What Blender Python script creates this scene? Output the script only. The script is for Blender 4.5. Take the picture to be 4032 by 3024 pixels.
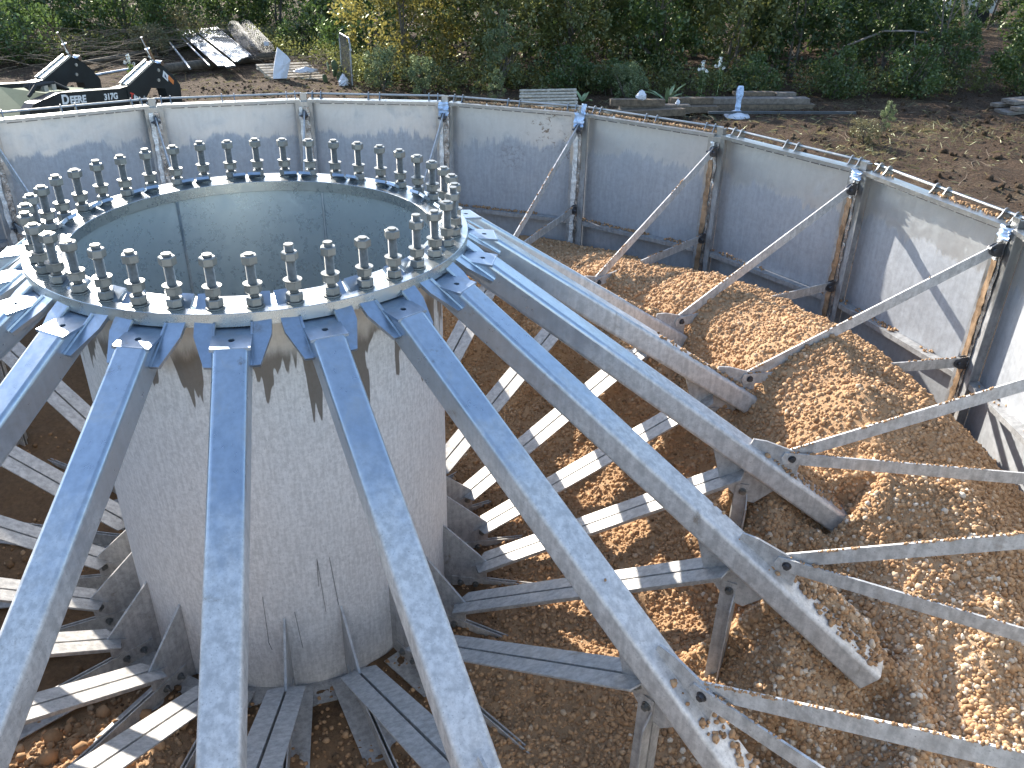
import bpy, bmesh, math, random
import numpy as np
from mathutils import Vector, Matrix, noise as mnoise

# ------------------------------------------------------------------ scene, camera, light
for o in list(bpy.data.objects):
    bpy.data.objects.remove(o)
S = bpy.context.scene
COL = S.collection
R_ = math.radians
PI = math.pi

cam_d = bpy.data.cameras.new('camera')
cam_d.sensor_fit = 'HORIZONTAL'
cam_d.sensor_width = 36.0
cam_d.lens = 36.0 * 3291.03 / 4032.0
cam_d.clip_start = 0.05
cam_d.clip_end = 600
cam = bpy.data.objects.new('camera', cam_d)
COL.objects.link(cam)
cam.matrix_world = (Matrix.Translation((0, -4.28543, 1.38349)) @ Matrix.Rotation(R_(-17.7686), 4, 'Z')
                    @ Matrix.Rotation(R_(90 - 28.9132), 4, 'X') @ Matrix.Rotation(R_(1.2843), 4, 'Z'))
S.camera = cam

SUN_AZ, SUN_EL = 108.0, 25.5
world = bpy.data.worlds.new('World')
S.world = world
world.use_nodes = True
wn = world.node_tree
wn.nodes.clear()
sky = wn.nodes.new('ShaderNodeTexSky')
sky.sky_type = 'NISHITA'
sky.sun_disc = False
sky.sun_elevation = R_(SUN_EL)
sky.sun_rotation = R_(90 - SUN_AZ)
sky.air_density = 1.0
sky.dust_density = 0.7
sky.ozone_density = 1.4
bg = wn.nodes.new('ShaderNodeBackground')
bg.inputs['Strength'].default_value = 0.15
wo = wn.nodes.new('ShaderNodeOutputWorld')
wn.links.new(sky.outputs[0], bg.inputs[0])
wn.links.new(bg.outputs[0], wo.inputs[0])

sun_d = bpy.data.lights.new('sun', 'SUN')
sun_d.energy = 4.6
sun_d.angle = R_(0.5)
sun_d.color = (1.0, 0.93, 0.82)
sun = bpy.data.objects.new('sun', sun_d)
COL.objects.link(sun)
sdir = Vector((math.cos(R_(SUN_EL)) * math.cos(R_(SUN_AZ)), math.cos(R_(SUN_EL)) * math.sin(R_(SUN_AZ)), math.sin(R_(SUN_EL))))
sun.rotation_euler = sdir.to_track_quat('Z', 'Y').to_euler()
sun.location = sdir * 60

S.view_settings.view_transform = 'Standard'
S.view_settings.look = 'None'
S.view_settings.gamma = 1
S.view_settings.use_curve_mapping = False
S.view_settings.exposure = 1.58
S.cycles.max_bounces = 8
S.cycles.transparent_max_bounces = 8

rnd = random.Random(7)
RNG = np.random.default_rng(11)

# ------------------------------------------------------------------ node helpers and materials
def mat(name):
    m = bpy.data.materials.new(name)
    m.use_nodes = True
    nt = m.node_tree
    return m, nt, nt.nodes['Principled BSDF']

class NT:
    def __init__(s, nt): s.nt = nt
    def n(s, typ, **kw):
        x = s.nt.nodes.new('ShaderNode' + typ)
        for k, v in kw.items(): setattr(x, k, v)
        return x
    def l(s, a, b): s.nt.links.new(a, b)
    def pos(s): return s.n('NewGeometry').outputs['Position']
    def sep(s, v):
        x = s.n('SeparateXYZ'); s.l(v, x.inputs[0]); return x.outputs
    def comb(s, a, b, c):
        x = s.n('CombineXYZ')
        for i, q in enumerate((a, b, c)):
            if hasattr(q, 'is_output'): s.l(q, x.inputs[i])
            else: x.inputs[i].default_value = q
        return x.outputs[0]
    def mul(s, v, k):
        x = s.n('VectorMath', operation='MULTIPLY'); s.l(v, x.inputs[0]); x.inputs[1].default_value = k; return x.outputs[0]
    def noise(s, v, scale, detail=4, rough=.55, dist=0):
        x = s.n('TexNoise'); s.l(v, x.inputs['Vector'])
        x.inputs['Scale'].default_value = scale; x.inputs['Detail'].default_value = detail
        x.inputs['Roughness'].default_value = rough; x.inputs['Distortion'].default_value = dist
        return x.outputs['Fac']
    def math(s, op, a, b=0.0, c=None):
        x = s.n('Math', operation=op)
        for i, q in enumerate((a, b) if c is None else (a, b, c)):
            if hasattr(q, 'is_output'): s.l(q, x.inputs[i])
            else: x.inputs[i].default_value = q
        return x.outputs[0]
    def ramp01(s, v, lo, hi):
        x = s.n('MapRange', interpolation_type='SMOOTHSTEP')
        s.l(v, x.inputs['Value']); x.inputs['From Min'].default_value = lo; x.inputs['From Max'].default_value = hi
        return x.outputs['Result']
    def lerp(s, f, a, b):
        x = s.n('Mix', data_type='FLOAT')
        for i, q in ((0, f), (2, a), (3, b)):
            if hasattr(q, 'is_output'): s.l(q, x.inputs[i])
            else: x.inputs[i].default_value = q
        return x.outputs[0]
    def mix(s, f, a, b, mode='MIX'):
        x = s.n('Mix', data_type='RGBA', blend_type=mode)
        for i, q in ((0, f), (6, a), (7, b)):
            if hasattr(q, 'is_output'): s.l(q, x.inputs[i])
            elif i == 0: x.inputs[0].default_value = q
            else: x.inputs[i].default_value = (*q, 1)
        return x.outputs[2]
    def bump(s, h, strength, dist=.01):
        x = s.n('Bump'); s.l(h, x.inputs['Height']); x.inputs['Strength'].default_value = strength
        x.inputs['Distance'].default_value = dist; return x.outputs[0]
    def attr(s, name):
        return s.n('Attribute', attribute_name=name).outputs['Fac']

def galvanised(name, clean=(.50, .52, .54), matte=(.37, .365, .36), line=-.5, dirt=.3, rough_clean=.34, rough_matte=.55,
               metal_clean=.9, metal_matte=.45, kind='', soft=.07, con=1.0):
    """hot-dip zinc: smooth and mirror-like high up, chalky and mottled lower down, with dirt"""
    m, nt, b = mat(name); g = NT(nt)
    p = g.pos(); x, y, z = g.sep(p)
    shl = kind == 'shell'
    spangle = g.noise(p, 48 if shl else 26, 6, .7)
    fine = g.noise(g.mul(p, (1, 1, .45)) if shl else p, 130, 3)
    streak = g.noise(g.mul(p, (1, 1, .13)), 85 if shl else 38, 4, .6)
    wob = g.noise(g.mul(p, (1, 1, .13)), 24, 5, .75) if kind == 'panel' else g.noise(g.mul(p, (1, 1, .25)), 9, 5, .7)
    cloud = g.noise(p, 7.5, 6, .7, .6)
    big = g.noise(p, 2.3, 3)
    zz = g.math('ADD', z, g.math('ADD', g.math('MULTIPLY', g.math('SUBTRACT', wob, .5), .34), g.math('MULTIPLY', g.math('SUBTRACT', big, .5), .35)))
    mask = g.ramp01(zz, line - soft, line + soft)
    mot = g.ramp01(g.math('ADD', g.math('MULTIPLY', spangle, .6), g.math('MULTIPLY', streak, .4)), .36, .64)
    cm = g.mix(mot, tuple(c * (1 - .26 * con) for c in matte), tuple(min(1, c * (1 + .22 * con)) for c in matte))
    cm = g.mix(g.ramp01(fine, .58, .75), cm, tuple(c * (1 - .4 * con) for c in matte))
    cc = g.mix(mot, tuple(c * (1 - .16 * con) for c in clean), clean)
    cc = g.mix(g.math('MULTIPLY', g.ramp01(cloud, .52, .68), .45 * con), cc, tuple(min(1, c * .62 + .10) for c in matte))
    col = g.mix(mask, cm, cc)
    dn = g.noise(p, 5.5, 8, .72, .4)
    dm = g.math('MULTIPLY', g.ramp01(dn, .60, .74), dirt)
    col = g.mix(dm, col, (.20, .15, .10))
    sp = g.ramp01(g.noise(p, 17, 6, .8), .70, .76)
    sp = g.math('MULTIPLY', sp, dirt)
    col = g.mix(sp, col, (.07, .05, .035))
    metal = g.lerp(mask, metal_matte, metal_clean)
    rough = g.math('ADD', g.lerp(mask, rough_matte, rough_clean), g.math('MULTIPLY', g.math('SUBTRACT', spangle, .5), .22))
    if kind == 'shell':
        ang = g.math('ARCTAN2', y, x)
        v = g.comb(g.math('MULTIPLY', ang, 4.2), 0.0, g.math('MULTIPLY', z, .55))
        dr = g.noise(v, 1.6, 3, .6)
        drip = g.math('ADD', g.math('MULTIPLY', g.ramp01(dr, .42, .70), -.50), -.26)
        drip = g.math('ADD', drip, g.math('MULTIPLY', g.math('SUBTRACT', wob, .5), .08))
        below = g.ramp01(g.math('SUBTRACT', z, drip), -.012, .012)
        top = g.ramp01(g.math('ADD', z, g.math('MULTIPLY', g.math('SUBTRACT', wob, .5), .2)), -.20, -.30)
        st = g.math('MULTIPLY', g.math('MULTIPLY', below, top), .9)
        col = g.mix(st, col, (.13, .112, .09))
        rough = g.lerp(st, rough, .3)
    if kind == 'panel':
        for (az, zc, rad, seed, cut) in ((50.5, -.33, .30, 3.1, .56), (55.5, -.62, .20, 9.4, .50), (47.5, -.50, .2, 5.0, .52)):
            d = g.n('VectorMath', operation='DISTANCE'); g.l(p, d.inputs[0])
            d.inputs[1].default_value = (4.34 * math.cos(R_(az)), 4.34 * math.sin(R_(az)), zc)
            near = g.ramp01(d.outputs['Value'], rad, rad * .35)
            nz = g.noise(g.mul(p, (1.0, 1.0, 1.2)), 13 + seed, 7, .75, .8)
            k = g.math('MULTIPLY', g.ramp01(nz, cut, cut + .06), near)
            k = g.math('MULTIPLY', k, .85 if zc != -.62 else .3)
            col = g.mix(k, col, (.13, .095, .065))
        sw = g.ramp01(g.noise(p, 1.1, 2), .5, .75)
        col = g.mix(g.math('MULTIPLY', sw, .22), col, (.62, .61, .58))
    g.l(col, b.inputs['Base Color']); g.l(metal, b.inputs['Metallic']); g.l(rough, b.inputs['Roughness'])
    rough = g.math('ADD', rough, g.math('MULTIPLY', g.ramp01(cloud, .45, .7), .14))
    g.l(rough, b.inputs['Roughness'])
    h = g.math('ADD', g.math('MULTIPLY', spangle, .5), g.math('MULTIPLY', fine, .25))
    g.l(g.bump(h, .05 if shl else .09, .008), b.inputs['Normal'])
    return m

M = {}
M['beam'] = galvanised('zinc_beam', clean=(.42, .475, .54), matte=(.55, .535, .51), soft=.19, line=-.50, con=.9, metal_clean=.75, dirt=.85, metal_matte=.35, rough_clean=.30, rough_matte=.5)  # upper zone tinted blue: the sky's reflection put into the base colour
M['cap'] = galvanised('zinc_cap', clean=(.27, .33, .41), line=-3, dirt=.8, rough_clean=.38, metal_clean=.85)  # darker and bluer: the shade beside the ring put into the cap colour
M['plate'] = galvanised('zinc_plate', clean=(.40, .46, .53), line=-.35, dirt=.75)
M['ring'] = galvanised('zinc_ring', clean=(.45, .47, .465), line=-2, dirt=.10, rough_clean=.27, con=.3)
M['shell'] = galvanised('zinc_shell', clean=(.56, .54, .50), matte=(.64, .63, .615), line=-.30, con=.7, dirt=.25, rough_matte=.6, metal_matte=.2, metal_clean=.6, rough_clean=.42, kind='shell')
M['shell_inside'] = galvanised('zinc_shell_inside', clean=(.47, .53, .55), matte=(.33, .38, .37), line=-9, dirt=.0, rough_clean=.28, metal_clean=.6, con=.25)
M['panel'] = galvanised('zinc_panel', clean=(.52, .54, .555), matte=(.38, .40, .43), line=-.49, dirt=.16, rough_clean=.38, rough_matte=.58, metal_matte=.45, metal_clean=.75, soft=.025, con=.5, kind='panel')
M['strut'] = galvanised('zinc_strut', matte=(.42, .405, .385), line=2, dirt=.85, rough_matte=.56, metal_matte=.25)
M['bar'] = galvanised('zinc_bar', matte=(.50, .495, .48), line=-.2, dirt=.5, metal_matte=.5)
M['bolt'] = galvanised('zinc_bolt', clean=(.245, .25, .24), line=-5, dirt=.15, rough_clean=.46, metal_clean=.75)
M['frame'] = galvanised('zinc_frame', clean=(.36, .37, .37), matte=(.34, .34, .34), line=-.6, dirt=.45)

def simple(name, col, rough=.6, metal=0, var=.25, scale=8, bump=.0, spec=.5):
    m, nt, b = mat(name); g = NT(nt); p = g.pos()
    n_ = g.noise(p, scale, 5, .65)
    c = g.mix(g.ramp01(n_, .3, .7), tuple(v * (1 - var) for v in col), tuple(min(1, v * (1 + var)) for v in col))
    g.l(c, b.inputs['Base Color']); b.inputs['Roughness'].default_value = rough; b.inputs['Metallic'].default_value = metal
    b.inputs['Specular IOR Level'].default_value = spec
    if bump: g.l(g.bump(n_, bump, .02), b.inputs['Normal'])
    return m

M['thread'] = simple('bolt_thread', (.22, .22, .21), .5, .7, .2, 60)
M['dark'] = simple('hole_dark', (.02, .02, .02), .8)
M['black_paint'] = simple('black_paint', (.010, .014, .016), .42, 0, .3, 5, 0, .4)
M['rail'] = simple('worn_edge', (.62, .63, .60), .3, .8, .2, 20)
M['chrome'] = simple('chrome_rod', (.75, .75, .78), .12, 1, .1, 20)
M['hood'] = simple('pale_green_hood', (.12, .145, .09), .85, 0, .1, 4, 0, .15)
M['rubber'] = simple('rubber', (.02, .02, .02), .8)
M['letter'] = simple('white_letter', (.62, .63, .62), .5, 0, .05)
M['red'] = simple('red_letter', (.55, .05, .03), .5, 0, .05)
M['orange'] = simple('orange_label', (.55, .17, .04), .5, 0, .1)
M['navy'] = simple('navy_pictogram', (.04, .05, .12), .5, 0, .05)
M['wood'] = simple('weathered_wood', (.12, .088, .06), .8, 0, .4, 14, .3)
M['wood_pale'] = simple('pale_pallet_wood', (.40, .34, .26), .75, 0, .3, 14, .3)
M['wood_grey'] = simple('grey_board_wood', (.15, .125, .105), .8, 0, .3, 14, .3)
M['log'] = simple('log_bark', (.11, .085, .06), .9, 0, .4, 10, .5)
M['bark'] = simple('tree_bark', (.10, .085, .07), .9, 0, .4, 14, .5)
M['dead'] = simple('dead_wood', (.22, .195, .185), .8, 0, .25, 14, .3)
M['pipe'] = simple('zinc_pipe', (.36, .39, .43), .42, .85, .5, 2.2)
M['wire'] = simple('zinc_wire', (.065, .072, .08), .65, .3, .2, 6)
M['bag'] = simple('white_plastic', (.58, .58, .62), .45, 0, .08, 12, .5)
M['plastic_blue'] = simple('blue_white_plastic', (.42, .55, .78), .28, 0, .35, 16, .6)
M['tape_brown'] = simple('brown_tape', (.36, .25, .16), .22, .35, .45, 9, .5)
M['tape_silver'] = simple('silver_tape', (.34, .34, .34), .25, .75, .5, 14, .6)
M['tape_white'] = simple('white_tape', (.66, .65, .63), .26, .3, .3, 24, .8)
M['trailer'] = simple('white_sheet', (.75, .76, .76), .4, 0, .05)
M['cactus'] = simple('cactus_pad', (.07, .10, .045), .6, 0, .25, 10)
M['agave'] = simple('agave_leaf', (.24, .30, .15), .5, 0, .3, 6)
M['flower'] = simple('white_flower', (.7, .7, .66), .7)
M['dark_metal'] = simple('dark_metal', (.10, .10, .105), .4, .7, .3, 12)

# gravel stones and the fine soil between them
def gravel_mat(name, soil=False):
    m, nt, b = mat(name); g = NT(nt); p = g.pos()
    t = g.attr('tint')
    n_ = g.noise(p, 34, 5, .7)
    cr = g.n('ValToRGB'); e = cr.color_ramp.elements
    e[0].position = 0; e[0].color = (.055, .040, .027, 1)
    e[1].position = 1; e[1].color = (.64, .57, .47, 1)
    for ps, c in ((.22, (.14, .086, .048)), (.42, (.38, .225, .118)), (.62, (.48, .305, .170)), (.8, (.53, .39, .26))):
        q = e.new(ps); q.color = (*c, 1)
    g.l(g.math('ADD', t, g.math('MULTIPLY', g.math('SUBTRACT', n_, .5), .22)), cr.inputs[0])
    g.l(cr.outputs[0], b.inputs['Base Color'])
    b.inputs['Roughness'].default_value = .92
    b.inputs['Specular IOR Level'].default_value = .2
    g.l(g.bump(g.noise(p, 60 if soil else 110, 6, .75), .9 if soil else .5, .02 if soil else .008), b.inputs['Normal'])
    return m
M['stone'] = gravel_mat('gravel_stone')
M['soil_fine'] = gravel_mat('gravel_fines', True)

def soil_mat():
    m, nt, b = mat('dark_soil'); g = NT(nt); p = g.pos()
    a = g.noise(p, .55, 6, .65, .3); c_ = g.noise(g.mul(p, (.7, 1.5, 1)), 3.6, 8, .75, .6); f = g.noise(p, 26, 6, .75)
    straw = g.ramp01(g.math('ADD', g.math('MULTIPLY', a, .6), g.math('MULTIPLY', c_, .4)),   .515, .63)
    base = g.mix(g.ramp01(f, .32, .68), (.030, .019, .012), (.135, .086, .054))
    strawc = g.mix(g.ramp01(f, .35, .65), (.07, .05, .03), (.24, .18, .11))
    col = g.mix(g.math('MULTIPLY', straw, .8), base, strawc)
    g.l(col, b.inputs['Base Color']); b.inputs['Roughness'].default_value = .95
    b.inputs['Specular IOR Level'].default_value = .15
    g.l(g.bump(g.math('ADD', c_, g.math('MULTIPLY', f, .5)), 1.0, .12), b.inputs['Normal'])
    return m
M['soil'] = soil_mat()

def leaf_mat(name, dark, light, trans=.45):
    m = bpy.data.materials.new(name); m.use_nodes = True; nt = m.node_tree; nt.nodes.clear(); g = NT(nt)
    t = g.attr('tint'); p = g.pos()
    n_ = g.noise(p, 1.3, 3)
    f = g.math('ADD', g.math('MULTIPLY', t, .65), g.math('MULTIPLY', g.ramp01(n_, .3, .7), .35))
    col = g.mix(f, dark, light)
    d = g.n('BsdfDiffuse'); tr = g.n('BsdfTranslucent'); gl = g.n('BsdfGlossy'); gl.inputs['Roughness'].default_value = .42
    g.l(col, d.inputs[0]); g.l(g.mix(.55, col, tuple(min(1, c * 1.6) for c in light)), tr.inputs[0])
    gl.inputs[0].default_value = (.5, .55, .42, 1)
    mx = g.n('MixShader'); mx.inputs[0].default_value = trans; g.l(d.outputs[0], mx.inputs[1]); g.l(tr.outputs[0], mx.inputs[2])
    m2 = g.n('MixShader'); m2.inputs[0].default_value = .10; g.l(mx.outputs[0], m2.inputs[1]); g.l(gl.outputs[0], m2.inputs[2])
    o = g.n('OutputMaterial'); g.l(m2.outputs[0], o.inputs[0])
    return m
M['leaf_dark'] = leaf_mat('leaf_dark', (.013, .028, .009), (.055, .09, .024))
M['leaf_mid'] = leaf_mat('leaf_mid', (.022, .042, .013), (.085, .13, .033))
M['leaf_olive'] = leaf_mat('leaf_olive', (.040, .052, .016), (.17, .175, .052))
M['leaf_yellow'] = leaf_mat('leaf_yellow', (.055, .06, .016), (.24, .205, .055), .5)
M['leaf_pale'] = leaf_mat('leaf_pale', (.06, .085, .04), (.17, .21, .10))
M['grass'] = leaf_mat('grass_blade', (.05, .055, .022), (.19, .16, .085), .35)
M['twig'] = simple('dry_twig', (.17, .125, .085), .9, 0, .4, 9)

# ------------------------------------------------------------------ mesh helpers
class MB:
    def __init__(s): s.v = []; s.f = []
    def add(s, vs, fs):
        o = len(s.v); s.v += [tuple(q) for q in vs]; s.f += [tuple(i + o for i in f) for f in fs]; return s
    def box(s, x0, x1, y0, y1, z0, z1):
        return s.add([(x0, y0, z0), (x1, y0, z0), (x1, y1, z0), (x0, y1, z0), (x0, y0, z1), (x1, y0, z1), (x1, y1, z1), (x0, y1, z1)],
                     [(0, 3, 2, 1), (4, 5, 6, 7), (0, 1, 5, 4), (1, 2, 6, 5), (2, 3, 7, 6), (3, 0, 4, 7)])
    def prism(s, pts, o, u, v, w):
        """outline pts (counter-clockwise in u,v) extruded by vector w"""
        o, u, v, w = map(Vector, (o, u, v, w)); n = len(pts)
        a = [o + u * p[0] + v * p[1] for p in pts]; b_ = [q + w for q in a]
        fs = [tuple(range(n))[::-1], tuple(range(n, 2 * n))] + [(i, (i + 1) % n, n + (i + 1) % n, n + i) for i in range(n)]
        return s.add(a + b_, fs)
    def tube(s, p0, p1, r0, r1=None, n=8, cap=True):
        r1 = r0 if r1 is None else r1
        p0, p1 = Vector(p0), Vector(p1); d = (p1 - p0).normalized()
        a = d.orthogonal().normalized(); b_ = d.cross(a)
        vs = []
        for p, r in ((p0, r0), (p1, r1)):
            vs += [p + (a * math.cos(2 * PI * i / n) + b_ * math.sin(2 * PI * i / n)) * r for i in range(n)]
        fs = [(i, (i + 1) % n, n + (i + 1) % n, n + i) for i in range(n)]
        if cap: fs += [tuple(range(n))[::-1], tuple(range(n, 2 * n))]
        return s.add(vs, fs)
    def path(s, pts, radii, n=6):
        for i in range(len(pts) - 1): s.tube(pts[i], pts[i + 1], radii[i], radii[i + 1], n)
        return s
    def lathe(s, prof, n, o=(0, 0, 0), phase=0, closed=False):
        o = Vector(o); k = len(prof); vs = []
        for r, z in prof:
            vs += [o + Vector((r * math.cos(phase + 2 * PI * i / n), r * math.sin(phase + 2 * PI * i / n), z)) for i in range(n)]
        fs = []
        for j in range(k if closed else k - 1):
            j2 = (j + 1) % k
            fs += [(j * n + i, j * n + (i + 1) % n, j2 * n + (i + 1) % n, j2 * n + i) for i in range(n)]
        if not closed: fs += [tuple(range(n))[::-1], tuple(range((k - 1) * n, k * n))]
        return s.add(vs, fs)
    def mesh(s, name, material, smooth=None):
        me = bpy.data.meshes.new(name); me.from_pydata(s.v, [], s.f); me.materials.append(material); me.update()
        bm = bmesh.new(); bm.from_mesh(me); bmesh.ops.recalc_face_normals(bm, faces=bm.faces); bm.to_mesh(me); bm.free()
        if smooth:
            me.polygons.foreach_set('use_smooth', [True] * len(me.polygons)); me.set_sharp_from_angle(angle=R_(smooth))
        return me
    def obj(s, name, material, parent=None, smooth=None):
        return link(name, s.mesh(name, material, smooth), parent)

def link(name, data, parent=None):
    o = bpy.data.objects.new(name, data); COL.objects.link(o)
    if parent: o.parent = parent
    return o
def tag(o, label=None, cat=None, group=None, kind=None):
    for k, v in (('label', label), ('category', cat), ('group', group), ('kind', kind)):
        if v: o[k] = v
    return o
def thing(name, label, cat, loc=(0, 0, 0), rz=0, group=None):
    o = link(name, None); o.location = loc; o.rotation_euler = (0, 0, rz)
    return tag(o, label, cat, group)
def np_obj(name, V, F, material, tint=None, parent=None):
    """V (n,3), F (m,k) numpy; tint one value per vertex"""
    me = bpy.data.meshes.new(name); k = F.shape[1]
    me.vertices.add(len(V)); me.vertices.foreach_set('co', V.astype(np.float32).ravel())
    me.loops.add(F.size); me.loops.foreach_set('vertex_index', F.astype(np.int32).ravel())
    me.polygons.add(len(F)); me.polygons.foreach_set('loop_start', np.arange(0, F.size, k, dtype=np.int32))
    me.update(calc_edges=True)
    if tint is not None:
        a = me.attributes.new('tint', 'FLOAT', 'POINT'); a.data.foreach_set('value', tint.astype(np.float32))
    me.materials.append(material)
    return link(name, me, parent)

AZ0 = 100.35
def AZ(k): return AZ0 - 18.0 * k
SL = .665                                            # beam fall per metre of radius
def beam_top(r): return -.053 - SL * (r - 1.18)
FLOOR = -2.30

# ------------------------------------------------------------------ ground
def fbm(x, y, s, o=4):
    return mnoise.fractal(Vector((x * s, y * s, 3.7)), .9, 2.1, o)
def axis(lo, hi, step, far):
    a = list(np.arange(lo, hi + 1e-6, step)); st = step
    while a[-1] < far: st *= 1.35; a.append(a[-1] + st)
    st = step
    while a[0] > -far: st *= 1.35; a.insert(0, a[0] - st)
    return a
def ground_z(x, y):
    r = math.hypot(x, y)
    z = -2.32 + .10 * fbm(x, y, .25, 3) + .05 * fbm(x + 9, y, 1.3, 4)
    if x > 3 and y < 15: z += .085 * max(0, fbm(x * .75, y * 1.5 + 40, 1.5, 5))
    t = min(1, max(0, (r - 4.6) / .8))
    return -2.5 * (1 - t) + z * t
gx = axis(-9, 24, .15, 220); gy = axis(2, 24, .15, 220)
gv = [(x, y, ground_z(x, y)) for y in gy for x in gx]
nx, ny = len(gx), len(gy)
ii = np.arange(nx - 1)[None, :] + nx * np.arange(ny - 1)[:, None]
gf = np.stack([ii, ii + 1, ii + nx + 1, ii + nx], -1).reshape(-1, 4)
ground = tag(np_obj('ground', np.array(gv), gf, M['soil']), kind='structure')
for p in ground.data.polygons: p.use_smooth = True

# ------------------------------------------------------------------ tower base: shell, flange ring, gussets
base = thing('tower_base', 'round galvanised steel tower base with a bolted flange ring on top', 'tower base', (0, 0, FLOOR))
Z0 = -FLOOR
shell_bm = MB().lathe([(.913, .0), (.925, .0), (.925, Z0 - .061), (.913, Z0 - .061)], 128, closed=True)
shell = shell_bm.obj('shell', M['shell'], base, 30)
shell.data.materials.append(M['shell_inside'])
for p in shell.data.polygons:
    if p.center.xy.length < .918: p.material_index = 1
ring = MB().lathe([(.884, Z0 - .060), (1.064, Z0 - .060), (1.066, Z0 - .058), (1.066, Z0 - .002), (1.064, Z0), (.884, Z0), (.882, Z0 - .002), (.882, Z0 - .058)], 128, closed=True)
ring.obj('flange_ring', M['ring'], base, 30)
MB().lathe([(.926, .012), (1.075, .012), (1.075, .030), (.926, .030)], 96, closed=True).obj('foot_ring', M['strut'], base, 30)
for a in (118.0, 64.0, -20):                          # welded vertical seams inside
    c_, s_ = math.cos(R_(a)), math.sin(R_(a))
    MB().tube((.911 * c_, .911 * s_, .05), (.911 * c_, .911 * s_, Z0 - .07), .009, n=6).obj('weld_seam', M['plate'], base)
gus = MB().prism([(.926, .03), (1.19, .03), (1.19, .288), (.926, .53)], (0, .006, 0), (1, 0, 0), (0, 0, 1), (0, -.012, 0)).mesh('gusset', M['strut'])
for k in range(20):
    o = link('gusset', gus, base); o.rotation_euler = (0, 0, R_(AZ(k)))
# pen strokes left by the fitters on the shell
pm = simple('marker_ink', (.05, .05, .055), .6)
for strokes in ([(-103.2, -1.62, -103.6, -1.95), (-103.7, -1.93, -102.9, -1.99)], [(-81.6, -1.43, -80.3, -1.76)], [(-85.4, -1.42, -85.9, -1.6), (-85.4, -1.42, -84.6, -1.78)], [(-94.2, -1.74, -93.2, -2.0)]):
    b_ = MB()
    for a0, z0, a1, z1 in strokes:
        q = [(.9265 * math.cos(R_(a)), .9265 * math.sin(R_(a)), z - FLOOR) for a, z in ((a0, z0), (a1, z1))]
        b_.tube(q[0], q[1], .0013, n=4)
    b_.obj('pen_mark', pm, base)

# ------------------------------------------------------------------ anchor bolts on the ring
HEX = PI / 6
def nut_mesh(name, h=.036, r=.0345):
    b_ = MB()
    b_.lathe([(r * .90, 0), (r, .004), (r, h - .004), (r * .89, h)], 6, phase=HEX)
    return b_.mesh(name, M['bolt'])
def washer_mesh(name, r=.0385):
    return MB().lathe([(.020, 0), (r, 0), (r, .005), (.020, .005)], 20, closed=True).mesh(name, M['bolt'])
nut_m = nut_mesh('nut'); washer_m = washer_mesh('washer')
def stud_mesh(h):
    prof = [(.0175, 0.0)]; z = .001
    while z < h - .008: prof += [(.0198, z + .0022), (.0176, z + .0045)]; z += .0045
    prof += [(.0195, h - .005), (.0195, h - .001), (.0175, h)]
    b_ = MB().lathe(prof, 12); return b_.mesh('stud', M['thread'], 25)
stud_ms = {h: stud_mesh(h) for h in (.222, .226, .232, .246)}
stud_end = MB().lathe([(.0192, 0), (.0192, .0016)], 16).mesh('stud_end', M['bolt'])
BOLT0 = 168.2785
ordw = 'first second third fourth fifth sixth seventh eighth ninth tenth eleventh twelfth thirteenth fourteenth fifteenth sixteenth seventeenth eighteenth nineteenth twentieth'.split()
tall = {19: .226, 20: .222, 21: .246, 24: .246, 27: .232, 28: .246}
rows = {}
for far_side in (True, False):
    row = sorted([i for i in range(40) if (math.sin(R_(BOLT0 - 9 * i)) > .0) == far_side], key=lambda i: math.cos(R_(BOLT0 - 9 * i)))
    for q, i in enumerate(row): rows[i] = (ordw[q], 'far' if far_side else 'near')
for i in range(40):
    a = BOLT0 - 9 * i
    lab = 'anchor bolt with three nuts, %s from the left in the %s half of the ring' % rows[i]
    bx_, by_ = rnd.uniform(-.008, .008), rnd.uniform(-.008, .008)
    t = thing('anchor_bolt', lab, 'anchor bolt', (math.cos(R_(a)), math.sin(R_(a)), .001), R_(a + rnd.uniform(-3, 3)), 'anchor bolts standing round the flange ring')
    t.rotation_euler = (bx_, by_, t.rotation_euler[2])
    h = tall.get(i, rnd.choice((.222, .222, .226, .226, .232)))
    link('stud', stud_ms[h], t)
    e = link('stud_end', stud_end, t); e.location = (0, 0, h)
    low = rnd.uniform(-.003, .004)
    for nm, me, z in (('washer', washer_m, .0), ('nut', nut_m, .0055), ('nut', nut_m, .055 + low), ('washer', washer_m, .0915 + low), ('nut', nut_m, .181 + rnd.uniform(-.003, .003))):
        o = link(nm, me, t); o.location = (rnd.uniform(-.0006, .0006), 0, z); o.rotation_euler = (0, 0, rnd.uniform(0, PI / 3))

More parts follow.
